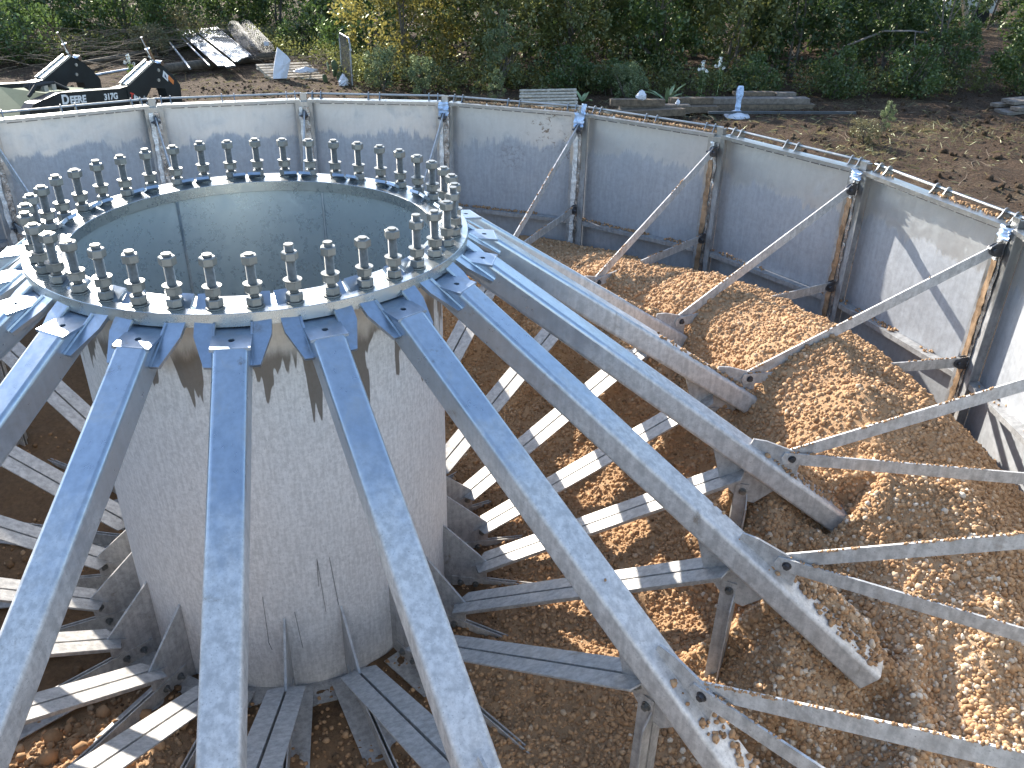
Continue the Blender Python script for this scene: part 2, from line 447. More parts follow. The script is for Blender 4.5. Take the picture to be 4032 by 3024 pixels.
# ------------------------------------------------------------------ radial beams and their members (meshes in the radial frame: x outwards, z up)
TH = math.atan(SL); UX = Vector((math.cos(TH), 0, -math.sin(TH))); UN = Vector((math.sin(TH), 0, math.cos(TH))); UY = Vector((0, 1, 0))
def rrect(hw, d, r, n=4):
    pts = []
    for cx, cz, a0 in ((hw - r, -r, 0), (-hw + r, -r, 90), (-hw + r, -d + r, 180), (hw - r, -d + r, 270)):
        pts += [(cx + r * math.cos(R_(a0 + 90 * i / n)), cz + r * math.sin(R_(a0 + 90 * i / n))) for i in range(n + 1)]
    return pts
def beam_mesh():
    out = rrect(.069, .128, .020); inn = [(y * .88, -.064 + (z + .064) * .88) for y, z in out]; n = len(out)
    vs = []
    org = Vector((1.18, 0, -.053))
    def ring_pts(prof, r_end=None, top=None):
        res = []
        for y, z in prof:
            p = org + UY * y + UN * z
            if top is not None: s_ = (top - p.z) / UX.z         # cut level under the cap plate
            else: s_ = (3.30 - 1.18) / math.cos(TH)
            q = p + UX * s_
            if top is not None and q.x < .93: q = p + UX * ((.93 - p.x) / UX.x)
            res.append(q)
        return res
    A = ring_pts(out, top=-.078); A2 = ring_pts(inn, top=-.078); B = ring_pts(out); B2 = ring_pts(inn)
    vs = A + B + A2 + B2; fs = []
    mids = 14
    for i in range(n):
        j = (i + 1) % n
        fs += [(i, n + i, n + j, j), (2 * n + i, 2 * n + j, 3 * n + j, 3 * n + i), (n + i, 3 * n + i, 3 * n + j, n + j), (i, j, 2 * n + j, 2 * n + i)]
    b_ = MB(); b_.add(vs, fs); return b_.mesh('tube', M['beam'], 35)
beam_m = beam_mesh()
for p in beam_m.polygons:                            # flat sides stay flat, only the rolled corners are smooth
    if p.area > .05: p.use_smooth = False
def cap_mesh():
    """plate with a bolt hole"""
    b_ = MB(); n = 16; hx, hy, hr = 1.16, 0, .013
    x0, x1, y0, y1 = 1.02, 1.222, -.078, .078
    circ = [(hx + hr * math.cos(2 * PI * i / n), hr * math.sin(2 * PI * i / n)) for i in range(n)]
    rect = []
    for i in range(n):
        dx, dy = math.cos(2 * PI * i / n), math.sin(2 * PI * i / n)
        t = min(((x1 - hx) / dx) if dx > 1e-6 else ((x0 - hx) / dx) if dx < -1e-6 else 9, (y1 / dy) if dy > 1e-6 else (y0 / dy) if dy < -1e-6 else 9)
        rect.append((hx + dx * t, dy * t))
    angs = sorted(set([2 * PI * i / n for i in range(n)] + [math.atan2(y - 0, x - hx) % (2 * PI) for x in (x0, x1) for y in (y0, y1)]))
    circ, rect = [], []
    for a in angs:
        dx, dy = math.cos(a), math.sin(a); circ.append((hx + hr * dx, hr * dy))
        t = min(((x1 - hx) / dx) if dx > 1e-6 else ((x0 - hx) / dx) if dx < -1e-6 else 9, (y1 / dy) if dy > 1e-6 else (y0 / dy) if dy < -1e-6 else 9)
        rect.append((hx + dx * t, dy * t))
    n = len(angs); zt, zb = -.0625, -.0745
    vs = [(x, y, z_ - max(0, x - 1.06) * .10) for pp_, z_ in ((circ, zt), (rect, zt), (rect, zb), (circ, zb)) for x, y in pp_]
    fs = []
    for i in range(n):
        j = (i + 1) % n
        fs += [(i, n + i, n + j, j), (n + i, 2 * n + i, 2 * n + j, n + j), (3 * n + i, i, j, 3 * n + j), (2 * n + i, 3 * n + i, 3 * n + j, 2 * n + j)]
    b_.add(vs, fs)
    b_.box(1.147, 1.173, -.012, .012, -.115, -.112)
    return b_.mesh('cap_plate', M['cap'])
cap_m = cap_mesh()
def wing_mesh(sg):
    o = Vector((1.18, 0, -.053)) - UN * .070
    pts = [(-.25, .070), (-.25, .142), (-.10, .150), (-.045, .150), (.095, .108), (.098, .070)]
    b_ = MB().prism([(p[0], sg * p[1]) for p in pts], o, UX, UY, UN * .016)
    # weld bead along the beam
    q0 = o + UX * -.1 + UY * sg * .073 + UN * .018; q1 = o + UX * .10 + UY * sg * .073 + UN * .018
    b_.tube(q0, q1, .007, n=5)
    return b_.mesh('wing_plate', M['plate'])
wing_ms = [wing_mesh(1), wing_mesh(-1)]
def upper_gusset_mesh():
    t = beam_top
    pts = [(2.60, t(2.60) - .004), (2.86, t(2.86) - .004), (2.865, t(2.86) + .06), (2.85, -1.03), (2.82, -1.02), (2.68, t(2.68) + .075), (2.61, t(2.61) + .035)]
    return MB().prism(pts, (0, .006, 0), (1, 0, 0), (0, 0, 1), (0, -.012, 0)).mesh('upper_gusset', M['strut'])
def lower_gusset_mesh():
    t = lambda r: beam_top(r) - .152
    pts = [(2.40, t(2.40) + .004), (2.47, -1.235), (2.585, -1.36), (2.67, -1.375), (2.78, t(2.78) + .004)]
    return MB().prism(pts, (0, .006, 0), (1, 0, 0), (0, 0, 1), (0, -.012, 0)).mesh('lower_gusset', M['strut'])
ug_m, lg_m = upper_gusset_mesh(), lower_gusset_mesh()

def angle_bar(p0, p1, sg, up, leg, out, th=.007, gap=.0068, bev=.0):
    """one angle of a back-to-back pair: web in the radial plane on side sg, outstanding leg at the 'up' edge"""
    p0, p1 = Vector(p0), Vector(p1); d = (p1 - p0); L = d.length; d.normalize(); n_ = Vector((-d.z, 0, d.x)) * up   # towards the outstanding leg
    b_ = MB(); y0 = sg * gap
    b_.prism([(0, -leg), (L, -leg), (L, 0), (0, 0)], p0 + UY * y0, d, n_, UY * sg * th)
    y1 = sg * (gap + th)
    b_.prism([(bev, y1), (L - bev, y1), (L - bev * 2.2, sg * (gap + out)), (bev * 2.2, sg * (gap + out))], p0 - n_ * th, d, UY, n_ * th)
    return b_
def bolt_head(p, sg=1, r=.014, l=.05):
    b_ = MB()
    p = Vector(p)
    b_.tube(p - UY * .036, p + UY * .046, r * .6, n=8)
    for s_, h in ((1, .012), (-1, .016)):
        b_.tube(p + UY * s_ * .014, p + UY * s_ * (.014 + .004), r * 1.5, n=12)
        b_.tube(p + UY * s_ * .018, p + UY * s_ * (.018 + h), r * 1.05, n=6)
        pass
    return b_
DS0, DS1 = (1.10, 0, -2.005 - .055), (2.62, 0, -1.135 - .005)
dv = Vector(DS1) - Vector(DS0)
diag_ms = [angle_bar(DS0, DS1, s_, 1, .075, .088, bev=.03).mesh('angle_bar', M['strut']) for s_ in (1, -1)]
BS0, BS1 = (.975, 0, -2.245), (2.66, 0, -2.245)
bot_ms = [angle_bar(BS0, BS1, s_, -1, .095, .10).mesh('angle_bar', M['strut']) for s_ in (1, -1)]
BR0, BR1 = (2.63, 0, -2.28), (2.63, 0, -1.255)
br_ms = [angle_bar(BR0, BR1, s_, -1, .07, .055, bev=.06).mesh('angle_bar', M['strut']) for s_ in (1, -1)]
diag_b = [bolt_head(p).mesh('bolt', M['bolt']) for p in ((2.545, 0, -1.225), (2.46, 0, -1.275), (1.15, 0, -2.075))]
bot_b = [bolt_head(p).mesh('bolt', M['bolt']) for p in ((1.03, 0, -2.19), (1.125, 0, -2.19))]
br_b = [bolt_head(p).mesh('bolt', M['bolt']) for p in ((2.60, 0, -1.30),)]

BEAM = {}
for k in range(20):
    if k == 11: BEAM[k] = 'beam straight down the front of the drum'
    elif k <= 10: BEAM[k] = '%s beam right of the front one' % ordw[10 - k]
    else: BEAM[k] = '%s beam left of the front one' % ordw[k - 12]
for k in range(20):
    rz = R_(AZ(k)); bn = BEAM[k]
    t = thing('radial_beam', 'sloping galvanised box ' + bn, 'beam', (0, 0, 0), rz, 'sloping box beams fanning out from the tower base')
    link('tube', beam_m, t); link('cap_plate', cap_m, t); link('wing_plate', wing_ms[0], t); link('wing_plate', wing_ms[1], t)
    link('upper_gusset', ug_m, t); link('lower_gusset', lg_m, t)
    t = thing('diagonal_strut', 'paired angle strut rising under the ' + bn, 'strut', (0, 0, 0), rz, 'paired angle struts under the beams')
    for m_ in diag_ms: link('angle_bar', m_, t)
    for m_ in diag_b: link('bolt', m_, t)
    t = thing('floor_strut', 'paired floor angles below the ' + bn, 'strut', (0, 0, 0), rz, 'paired angle members along the floor')
    for m_ in bot_ms: link('angle_bar', m_, t)
    for m_ in bot_b: link('bolt', m_, t)
    t = thing('brace_post', 'upright paired angle post under the ' + bn, 'brace', (0, 0, 0), rz, 'upright braces under the beams')
    for m_ in br_ms: link('angle_bar', m_, t)
    for m_ in br_b: link('bolt', m_, t)

# ------------------------------------------------------------------ outer wall: panels, posts, tie bars, tie rods
APO = 4.36
HW = APO * math.tan(R_(9)) - .05
def panel_sheet():
    b_ = MB(); n = 12                                   # slightly dished sheet
    vs, fs = [], []
    ys = np.linspace(-HW, HW, n + 1); zs = np.linspace(-2.42, -.156, n + 1)
    for z in zs:
        for y in ys: vs.append((.006 * math.sin(y * 4.1 + 1) * math.cos(z * 3.3), y, z))
    for j in range(n):
        for i in range(n): fs.append((j * (n + 1) + i, j * (n + 1) + n + 1 + i, j * (n + 1) + n + 2 + i, j * (n + 1) + i + 1))
    b_.add(vs, fs)
    nb = len(vs); b_.add([(x + .006, y, z) for x, y, z in vs], [f[::-1] for f in fs])
    return b_.mesh('sheet', M['panel'], 30)
sheet_m = panel_sheet()
top_m = MB().box(-.088, .012, -HW, HW, -.155, -.149).box(-.094, -.088, -HW, HW, -.175, -.149).mesh('top_flange', M['frame'])
def dashes():
    b_ = MB(); rr = random.Random(3); y = -HW + .05          # the wavy joint where sheet laps the frame
    while y < HW - .12:
        l_ = rr.uniform(.05, .14); b_.box(-.0975, -.094, y, y + l_, -.1795 - rr.uniform(0, .003), -.1755); y += l_ + rr.uniform(.004, .03)
    return b_.mesh('lap_joint', M['dark_metal'])
lap_m = dashes()
side_ms = [MB().box(-.088, -.006, s_ * HW - .004, s_ * HW + .004, -2.42, -.156).box(-.094, -.088, min(s_ * HW, s_ * (HW - .045)), max(s_ * HW, s_ * (HW - .045)), -2.42, -.176).mesh('side_flange', M['frame']) for s_ in (1, -1)]
ledge_m = MB().box(-.082, -.008, -HW + .01, HW - .01, -1.176, -1.168).box(-.088, -.082, -HW + .05, HW - .05, -1.205, -1.168).mesh('ledge', M['frame'])
def lug_mesh():
    pts = [(-.035, 0), (.06, 0), (.055, .03)] + [(.025 + .026 * math.cos(a), .038 + .026 * math.sin(a)) for a in np.linspace(.2, PI - .2, 7)] + [(-.012, .024), (-.028, .006)]
    return MB().prism(pts, (0, .004, -.1488), (1, 0, 0), (0, 0, 1), (0, -.008, 0)).mesh('lug', M['frame'])
lug_m = lug_mesh()
rod_m = MB().tube((0, -HW - .03, 0), (0, HW + .03, 0), .010, n=10).mesh('tie_rod', M['frame'], 40)

POSTW = {-1: 'first', 0: 'second', 1: 'third', 2: 'fourth', 3: 'fifth', 4: 'sixth', 5: 'seventh', 6: 'eighth'}
PANEL = {-2: 'wall panel mostly hidden behind the left side beams', -1: 'bright topped wall panel in front of the loader hood', 0: 'wall panel with a slanting faint stripe, second from the loader',
         1: 'wall panel with a ragged dark waterline behind the far bolts', 2: 'wall panel with brown mud splashes near its top corner',
         3: 'wall panel just right of the mud splashed one', 4: 'wall panel between the two upper tie bars over the gravel heap',
         5: 'wall panel lit by the sun with a slanting bar shadow', 6: 'wall panel cut off by the right picture edge'}
for j in range(-2, 18):
    azc = AZ(j) - 9
    vis = j in PANEL
    rz = R_(azc); loc = (APO * math.cos(rz), APO * math.sin(rz), 0)
    t = thing('wall_panel', PANEL.get(j, 'galvanised wall panel closing the near side of the ring below the camera'), 'wall panel', loc, rz, 'steel panels of the outer ring wall')
    link('sheet', sheet_m, t); link('top_flange', top_m, t)
    link('side_flange', side_ms[0], t); link('side_flange', side_ms[1], t); link('ledge', ledge_m, t)
    if vis:
        link('lap_joint', lap_m, t)
        for y in (-HW + .04, -HW + .12, -.05, .06, HW - .12, HW - .04):
            o = link('lug', lug_m, t); o.location = (0, y + rnd.uniform(-.008, .008), 0)
        o = link('tie_rod', rod_m, None); o.location = (loc[0] + .028 * math.cos(rz), loc[1] + .028 * math.sin(rz), -.111); o.rotation_euler = (0, 0, rz)
        wn_ = {-2: 'left of the first post', 6: 'right of the eighth post'}.get(j) or 'between the %s and %s posts' % (POSTW[j], POSTW[j + 1])
        tag(o, 'steel tie rod along the wall top ' + wn_, 'tie rod', 'tie rods along the wall top')

RV = APO / math.cos(R_(9))
def strip(name, y0, y1, z0, z1, x, amp, material, seed, nz=60):
    """crumpled tape strip with thickness"""
    rr = random.Random(seed); b_ = MB(); vs = []; fs = []
    ysn = 4
    for j in range(nz + 1):
        z = z0 + (z1 - z0) * j / nz
        for i in range(ysn + 1):
            e = rr.uniform(-.006, .006) if i in (0, ysn) else 0
            vs.append((x + rr.uniform(-amp, amp), y0 + (y1 - y0) * i / ysn + e, z))
    for j in range(nz):
        for i in range(ysn): fs.append((j * (ysn + 1) + i, j * (ysn + 1) + i + ysn + 1, j * (ysn + 1) + i + ysn + 2, j * (ysn + 1) + i + 1))
    n = len(vs); vs2 = [(a + .003, b2, c) for a, b2, c in vs]
    b_.add(vs, fs); b_.add(vs2, [f[::-1] for f in fs])
    return b_.mesh(name, material, 60)
post_m = MB().box(-.100, -.02, -.050, .050, -2.42, -.167).mesh('post_channel', M['frame'])
tab_m = MB().box(-.07, -.062, -.030, .030, -.167, -.090).box(-.062, -.012, -.030, -.022, -.167, -.10).box(-.062, -.012, .022, .030, -.167, -.10).mesh('head_tab', M['frame'])
def ear_mesh(z):
    b_ = MB()
    for s_ in (1, -1):
        pts = [(-.10, z - .045), (-.10, z + .045), (-.155, z + .04)] + [(-.165 + .032 * math.cos(a), z + .032 * math.sin(a)) for a in np.linspace(PI * .6, PI * 1.4, 6)] + [(-.155, z - .04)]
        b_.prism(pts[::-1], (0, s_ * .0075, 0), (1, 0, 0), (0, 0, 1), (0, s_ * .008, 0))
    return b_.mesh('ear_plate', M['dark_metal'])
ear_ms = [ear_mesh(-.285), ear_mesh(-1.05)]
ear_bolts = [bolt_head((-.165, 0, z)).mesh('bolt', M['dark_metal']) for z in (-.285, -1.05)]
POSTX = {-1: 'beside the left picture edge', 0: 'with a grey tab below the loader arm', 1: 'behind the middle of the far bolts', 2: 'with pale tape, beside the ragged waterline',
         3: 'wrapped in blue and white plastic at its head', 4: 'with dark streaked tape between shaded panels', 5: 'with brown tape left of the sunlit panel', 6: 'with brown tape at the right end of the sunlit panel'}
for k in range(-1, 7):
    rz = R_(AZ(k)); loc = (RV * math.cos(rz), RV * math.sin(rz), 0)
    t = thing('wall_post', 'taped wall joint post ' + POSTX[k], 'post', loc, rz, 'joint posts of the outer wall')
    link('post_channel', post_m, t); link('head_tab', tab_m, t)
    a_, b2 = ('tape_brown', 'tape_silver') if k >= 4 else ('tape_white', 'tape_silver')
    link('tape_strip', strip('tape_strip', .004 if k >= 3 else .012, .050, -2.4, -.36 if k >= 3 else -.21, -.112, .004, M[a_], 10 + k), t)
    link('tape_strip', strip('tape_strip', -.026 if k >= 3 else -.046, .002, -2.4, -.21, -.108, .0045, M[b2], 40 + k), t)
    if k >= 3: link('tape_strip', strip('tape_strip', .012, .048, -.36, -.21, -.112, .005, M['tape_white'], 70 + k, 14), t)
    if k in (2, 3, 5, 6):
        link('plastic_wrap', strip('plastic_wrap', -.045, .05, -.27 if k < 4 else -.22, -.142, -.125, .016, M['plastic_blue'], 90 + k, 9), t)
        if k == 3: link('plastic_wrap', strip('plastic_wrap', -.05, -.005, -.20, -.06, -.10, .014, M['plastic_blue'], 97, 8), t)
    for m_ in ear_ms: link('ear_plate', m_, t)
    for m_ in ear_bolts: link('bolt', m_, t)

def bar_mesh(z1):
    a, b2 = Vector((2.80, 0, -1.062)), Vector((RV - .145, 0, z1)); d = (b2 - a); L = d.length; d.normalize(); n_ = Vector((-d.z, 0, d.x))
    return a, d, n_, L
for sfx, z1, off in (('upper', -.285, 1), ('lower', -1.05, -1)):
    a, d, n_, L = bar_mesh(z1)
    e = .034
    pts = [(-.02, -e), (L + .02, -e), (L + .035, 0), (L + .02, e), (-.02, e), (-.035, 0)]
    y0 = .0068 if off > 0 else -.0068
    # the bar bends across from the side of the gusset to the middle of the ears
    b_ = MB(); w = .010 * off
    b_.prism(pts, a + UY * y0, d - UY * (y0 + w / 2) / L, n_, UY * w)
    bar_m = b_.mesh('flat', M['bar'])
    bb = bolt_head((2.82, 0, -1.062)).mesh('bolt', M['dark_metal']) if off > 0 else None
    for k in range(-1, 10):
        if k in POSTW: lab = '%s flat tie bar running to the %s wall post from the left' % (sfx, POSTW[k])
        else: lab = '%s flat tie bar leaving the picture from %s' % (sfx, BEAM[k])
        t = thing('tie_bar', lab, 'tie bar', (0, 0, 0), R_(AZ(k)), '%s tie bars between beams and wall' % sfx)
        link('flat', bar_m, t)
        if bb: link('bolt', bb, t)

# ------------------------------------------------------------------ gravel bed inside the ring
RK = [.93, 1.4, 2.0, 2.6, 2.95, 3.3, 3.75, 4.36]
TAB = {  # azimuth: heights at the radii above
    -200: [-2.29, -2.28, -2.26, -2.22, -2.18, -2.12, -2.05, -2.0],
    -150: [-2.29, -2.28, -2.25, -2.2, -2.15, -2.1, -2.0, -1.95],
    -125: [-2.27, -2.2, -2.06, -1.98, -1.95, -1.93, -1.9, -1.88],
    -100: [-2.28, -2.25, -2.2, -2.1, -2.05, -2.0, -1.95, -1.9],
    -75: [-2.27, -2.24, -2.18, -2.10, -2.06, -2.03, -1.98, -1.98],
    -58: [-2.26, -2.22, -2.14, -2.03, -2.0, -1.94, -1.84, -1.86],
    -43: [-2.25, -2.18, -2.08, -1.97, -1.87, -1.74, -1.58, -1.68],
    -34: [-2.24, -2.17, -2.08, -1.90, -1.74, -1.48, -1.36, -1.58],
    -25: [-2.24, -2.16, -2.03, -1.64, -1.34, -1.12, -1.20, -1.54],
    -16: [-2.23, -2.15, -2.00, -1.60, -1.18, -.94, -1.04, -1.52],
    -7: [-2.22, -2.14, -1.98, -1.58, -1.06, -.88, -1.02, -1.52],
    2: [-2.22, -2.14, -1.98, -1.58, -1.06, -.90, -1.03, -1.52],
    12: [-2.22, -2.14, -1.98, -1.58, -1.06, -.94, -1.06, -1.46],
    22: [-2.22, -2.14, -1.98, -1.58, -1.10, -1.0, -1.14, -1.44],
    32: [-2.22, -2.14, -1.98, -1.58, -1.14, -1.06, -1.20, -1.44],
    50: [-2.22, -2.12, -1.92, -1.56, -1.34, -1.28, -1.33, -1.42],
    70: [-2.24, -2.16, -2.0, -1.75, -1.6, -1.5, -1.46, -1.45],
    100: [-2.28, -2.24, -2.15, -2.0, -1.85, -1.7, -1.6, -1.55],
    130: [-2.29, -2.27, -2.2, -2.1, -2.0, -1.9, -1.8, -1.8],
    160: [-2.29, -2.28, -2.26, -2.22, -2.18, -2.12, -2.05, -2.0]}
TA = sorted(TAB); TM = np.array([TAB[a] for a in TA])
def smooth_lin(x, xs):
    i = int(np.clip(np.searchsorted(xs, x) - 1, 0, len(xs) - 2)); t = (x - xs[i]) / (xs[i + 1] - xs[i]); t = min(1, max(0, t))
    return i, t
PILE = [(-5.5, 3.3, .09, .26), (12.5, 3.2, .08, .23), (-19, 3.35, .07, .22), (30, 2.95, .06, .22)]
def gravel_z(r, az, detail=True):
    a = az
    while a > 160: a -= 360
    while a < -200: a += 360
    i, t = smooth_lin(a, TA); t = t * t * (3 - 2 * t)
    j, s_ = smooth_lin(r, RK)
    h0 = TM[i, j] * (1 - s_) + TM[i, j + 1] * s_; h1 = TM[i + 1, j] * (1 - s_) + TM[i + 1, j + 1] * s_
    h = h0 * (1 - t) + h1 * t
    x, y = r * math.cos(R_(az)), r * math.sin(R_(az))
    for (pa, pr, ph, pw) in PILE:
        d2 = (x - pr * math.cos(R_(pa))) ** 2 + (y - pr * math.sin(R_(pa))) ** 2
        h += ph * math.exp(-d2 / (2 * pw * pw))
    # each beam shelters a valley on its near side and holds a bank of gravel on its far side
    for ab, rs, rh in ((-61.65, 3.2, 3.3), (-43.65, 2.9, 3.28), (-25.65, 2.76, 3.06), (-7.65, 2.66, 2.66), (10.35, 2.62, 2.62), (28.35, 2.62, 2.62), (46.35, 2.62, 2.62)):
        da = R_(az - ab)
        if abs(da) > .5: continue
        lat = r * math.sin(da); rr = r * math.cos(da)
        if -.4 < lat < .06 and 1.2 < rr < 3.7:
            bot = beam_top(min(rr, rh)) - .18 + (2.3 if ab > -20 else 1.7) * max(0, rr - rh)
            h = min(h, bot - .06 + 1.05 * max(0, -lat - .05))
        if lat >= .06 and lat < .5 and rr < 3.8:
            g_ = beam_top(max(rr, rs)) + .03 - 1.7 * max(0, rs - rr) - .8 * max(0, rr - 3.2)
            h = max(h, g_ - .8 * max(0, lat - .13))
        elif -.3 < lat < .06 and rr < 3.6:
            g_ = beam_top(max(rr, rs)) - .15 - 1.5 * max(0, rs - rr) - .8 * max(0, rr - 3.2)
            h = max(h, g_ - .8 * (.06 - lat))
    aa = ((az + 180) % 360) - 180
    if -70 < aa < -36: h += .13 * math.exp(-((r - 3.47 - .04 * math.sin(aa * .5)) / .075) ** 2) * min(1, (aa + 70) / 8, (-36 - aa) / 5)
    if detail: h += .030 * fbm(x, y, 2.2, 4) + .016 * fbm(x + 5, y, 7, 3)
    return h
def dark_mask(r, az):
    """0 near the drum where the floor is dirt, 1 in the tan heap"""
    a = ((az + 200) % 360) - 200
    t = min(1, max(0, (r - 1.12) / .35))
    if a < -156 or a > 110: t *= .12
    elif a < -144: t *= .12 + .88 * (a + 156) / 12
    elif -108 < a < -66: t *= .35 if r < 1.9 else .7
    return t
def pale_mask(r, az):
    """pale limestone chips washed out in the low front part"""
    a = ((az + 180) % 360) - 180
    t = min(1, max(0, (-22 - a) / 16)) * min(1, max(0, (r - 2.3) / .6))
    if a < -100: t = 0
    return t

NR, NA = 110, 640
gv, gt = [], []
for j in range(NR):
    r = .93 + (4.352 - .93) * j / (NR - 1)
    for i in range(NA):
        az = -180 + 360.0 * i / NA
        x, y = r * math.cos(R_(az)), r * math.sin(R_(az))
        z = gravel_z(r, az)
        lim = APO - .012                                  # stay inside the polygon wall
        ap = max(x * math.cos(R_(AZ(q) - 9)) + y * math.sin(R_(AZ(q) - 9)) for q in range(20))
        if ap > lim: x *= lim / ap; y *= lim / ap
        gv.append((x, y, z))
        n_ = .5 + .5 * fbm(x, y, 3, 3)
        gt.append(.24 + dark_mask(r, az) * (.27 + .16 * n_) + .10 * pale_mask(r, az))
ii = (np.arange(NA)[None, :] + NA * np.arange(NR - 1)[:, None]); i2 = (np.arange(1, NA + 1) % NA)[None, :] + NA * np.arange(NR - 1)[:, None]
gf = np.stack([ii, i2, i2 + NA, ii + NA], -1).reshape(-1, 4)[:, ::-1]
bed = tag(np_obj('gravel_bed', np.array(gv), gf, M['soil_fine'], np.array(gt)), 'bed of tan soil and gravel heaped up inside the steel ring', 'gravel', kind='stuff')
for p in bed.data.polygons: p.use_smooth = True

# floor disc seen down the middle of the drum
tag(MB().lathe([(0.01, -2.33), (.912, -2.33), (.912, -2.30), (.01, -2.30)], 64).obj('drum_floor', M['soil']), kind='structure')

# stones
PHI = (1 + 5 ** .5) / 2
ICO_V = np.array([(-1, PHI, 0), (1, PHI, 0), (-1, -PHI, 0), (1, -PHI, 0), (0, -1, PHI), (0, 1, PHI), (0, -1, -PHI), (0, 1, -PHI), (PHI, 0, -1), (PHI, 0, 1), (-PHI, 0, -1), (-PHI, 0, 1)]) / math.sqrt(1 + PHI * PHI)
ICO_F = np.array([(0, 11, 5), (0, 5, 1), (0, 1, 7), (0, 7, 10), (0, 10, 11), (1, 5, 9), (5, 11, 4), (11, 10, 2), (10, 7, 6), (7, 1, 8), (3, 9, 4), (3, 4, 2), (3, 2, 6), (3, 6, 8), (3, 8, 9), (4, 9, 5), (2, 4, 11), (6, 2, 10), (8, 6, 7), (9, 8, 1)])
def rand_rot(n):
    q = RNG.normal(size=(n, 4)); q /= np.linalg.norm(q, axis=1)[:, None]; w, x, y, z = q.T
    return np.stack([1 - 2 * (y * y + z * z), 2 * (x * y - z * w), 2 * (x * z + y * w), 2 * (x * y + z * w), 1 - 2 * (x * x + z * z), 2 * (y * z - x * w), 2 * (x * z - y * w), 2 * (y * z + x * w), 1 - 2 * (x * x + y * y)], -1).reshape(n, 3, 3)
def rocks(name, P, size, tint, material, smooth=False):
    n = len(P)
    V = np.repeat(ICO_V[None], n, 0) * RNG.uniform(.72, 1.22, (n, 12, 1)) * RNG.uniform(.65, 1.25, (n, 1, 3))
    V = np.einsum('nij,nkj->nki', rand_rot(n), V) * size[:, None, None] + P[:, None, :]
    F = (ICO_F[None] + 12 * np.arange(n)[:, None, None]).reshape(-1, 3)
    o = np_obj(name, V.reshape(-1, 3), F, material, np.repeat(tint, 12))
    if smooth: o.data.polygons.foreach_set('use_smooth', np.ones(len(F), bool))
    return o
pts, sz, tn = [], [], []
rr = random.Random(21)
BV = np.array(gv); C4 = BV[gf]; FC = C4.mean(1); FA = np.linalg.norm(np.cross(C4[:, 2] - C4[:, 0], C4[:, 3] - C4[:, 1]), axis=1) / 2
FR = np.hypot(FC[:, 0], FC[:, 1]); FZ = np.degrees(np.arctan2(FC[:, 1], FC[:, 0]))
def scatter(n, a0, a1, r0, r1, s0, s1):
    k = (FR > r0) & (FR < r1) & (((FZ - a0) % 360) < (a1 - a0)); w = np.where(k, FA, 0); w /= w.sum()
    for f, u, v in zip(RNG.choice(len(w), n, p=w), RNG.random(n), RNG.random(n)):
        q = C4[f]; p = (q[0] * (1 - u) + q[1] * u) * (1 - v) + (q[3] * (1 - u) + q[2] * u) * v
        az, r = FZ[f], FR[f]
        s_ = s0 * (s1 / s0) ** (rr.random() ** 2.0)
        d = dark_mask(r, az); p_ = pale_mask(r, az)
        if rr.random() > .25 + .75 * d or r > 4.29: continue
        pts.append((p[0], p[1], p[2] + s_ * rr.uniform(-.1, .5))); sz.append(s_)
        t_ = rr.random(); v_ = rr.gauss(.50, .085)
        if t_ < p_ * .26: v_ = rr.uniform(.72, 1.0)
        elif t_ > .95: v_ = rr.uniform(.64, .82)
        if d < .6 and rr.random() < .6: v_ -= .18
        tn.append(v_)
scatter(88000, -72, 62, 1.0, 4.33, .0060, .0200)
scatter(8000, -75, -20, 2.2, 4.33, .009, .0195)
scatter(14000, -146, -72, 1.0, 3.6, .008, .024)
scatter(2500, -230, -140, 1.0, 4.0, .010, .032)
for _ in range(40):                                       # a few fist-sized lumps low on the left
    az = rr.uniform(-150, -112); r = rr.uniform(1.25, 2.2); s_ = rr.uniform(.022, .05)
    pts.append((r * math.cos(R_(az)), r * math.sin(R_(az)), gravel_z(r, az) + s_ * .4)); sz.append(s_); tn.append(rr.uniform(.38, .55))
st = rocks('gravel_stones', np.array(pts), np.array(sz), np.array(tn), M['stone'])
tag(st, 'loose tan and white gravel stones over the heap inside the ring', 'gravel', kind='stuff')
# crumbs left on ledges, wall tops, tie bars and beams
pts, sz, tn = [], [], []
def crumb(p, s_): pts.append(p); sz.append(s_); tn.append(rr.gauss(.46, .1))
for j in range(-2, 7):
    rz = R_(AZ(j) - 9); e = Vector((math.cos(rz), math.sin(rz), 0)); t_ = Vector((-e.y, e.x, 0))
    dens = 240 if j in (1, 2, 3, 5) else 90
    for _ in range(dens):
        y = rr.uniform(-HW, HW); s_ = rr.uniform(.004, .012)
        if mnoise.noise(Vector((y * 3, j * 5.1, 0))) > -.15: crumb(e * (APO + rr.uniform(-.06, .01)) + t_ * y + Vector((0, 0, -1.166 + s_ * .6)), s_)
    if j in (2, 3, 5):
        for _ in range(340 if j != 5 else 150):
            y = rr.uniform(-HW, HW); s_ = rr.uniform(.004, .014)
            if mnoise.noise(Vector((y * 2, j * 3.3, 2))) > -.2: crumb(e * (APO + rr.uniform(-.03, .02)) + t_ * y + Vector((0, 0, -.148 + s_ * .6)), s_)
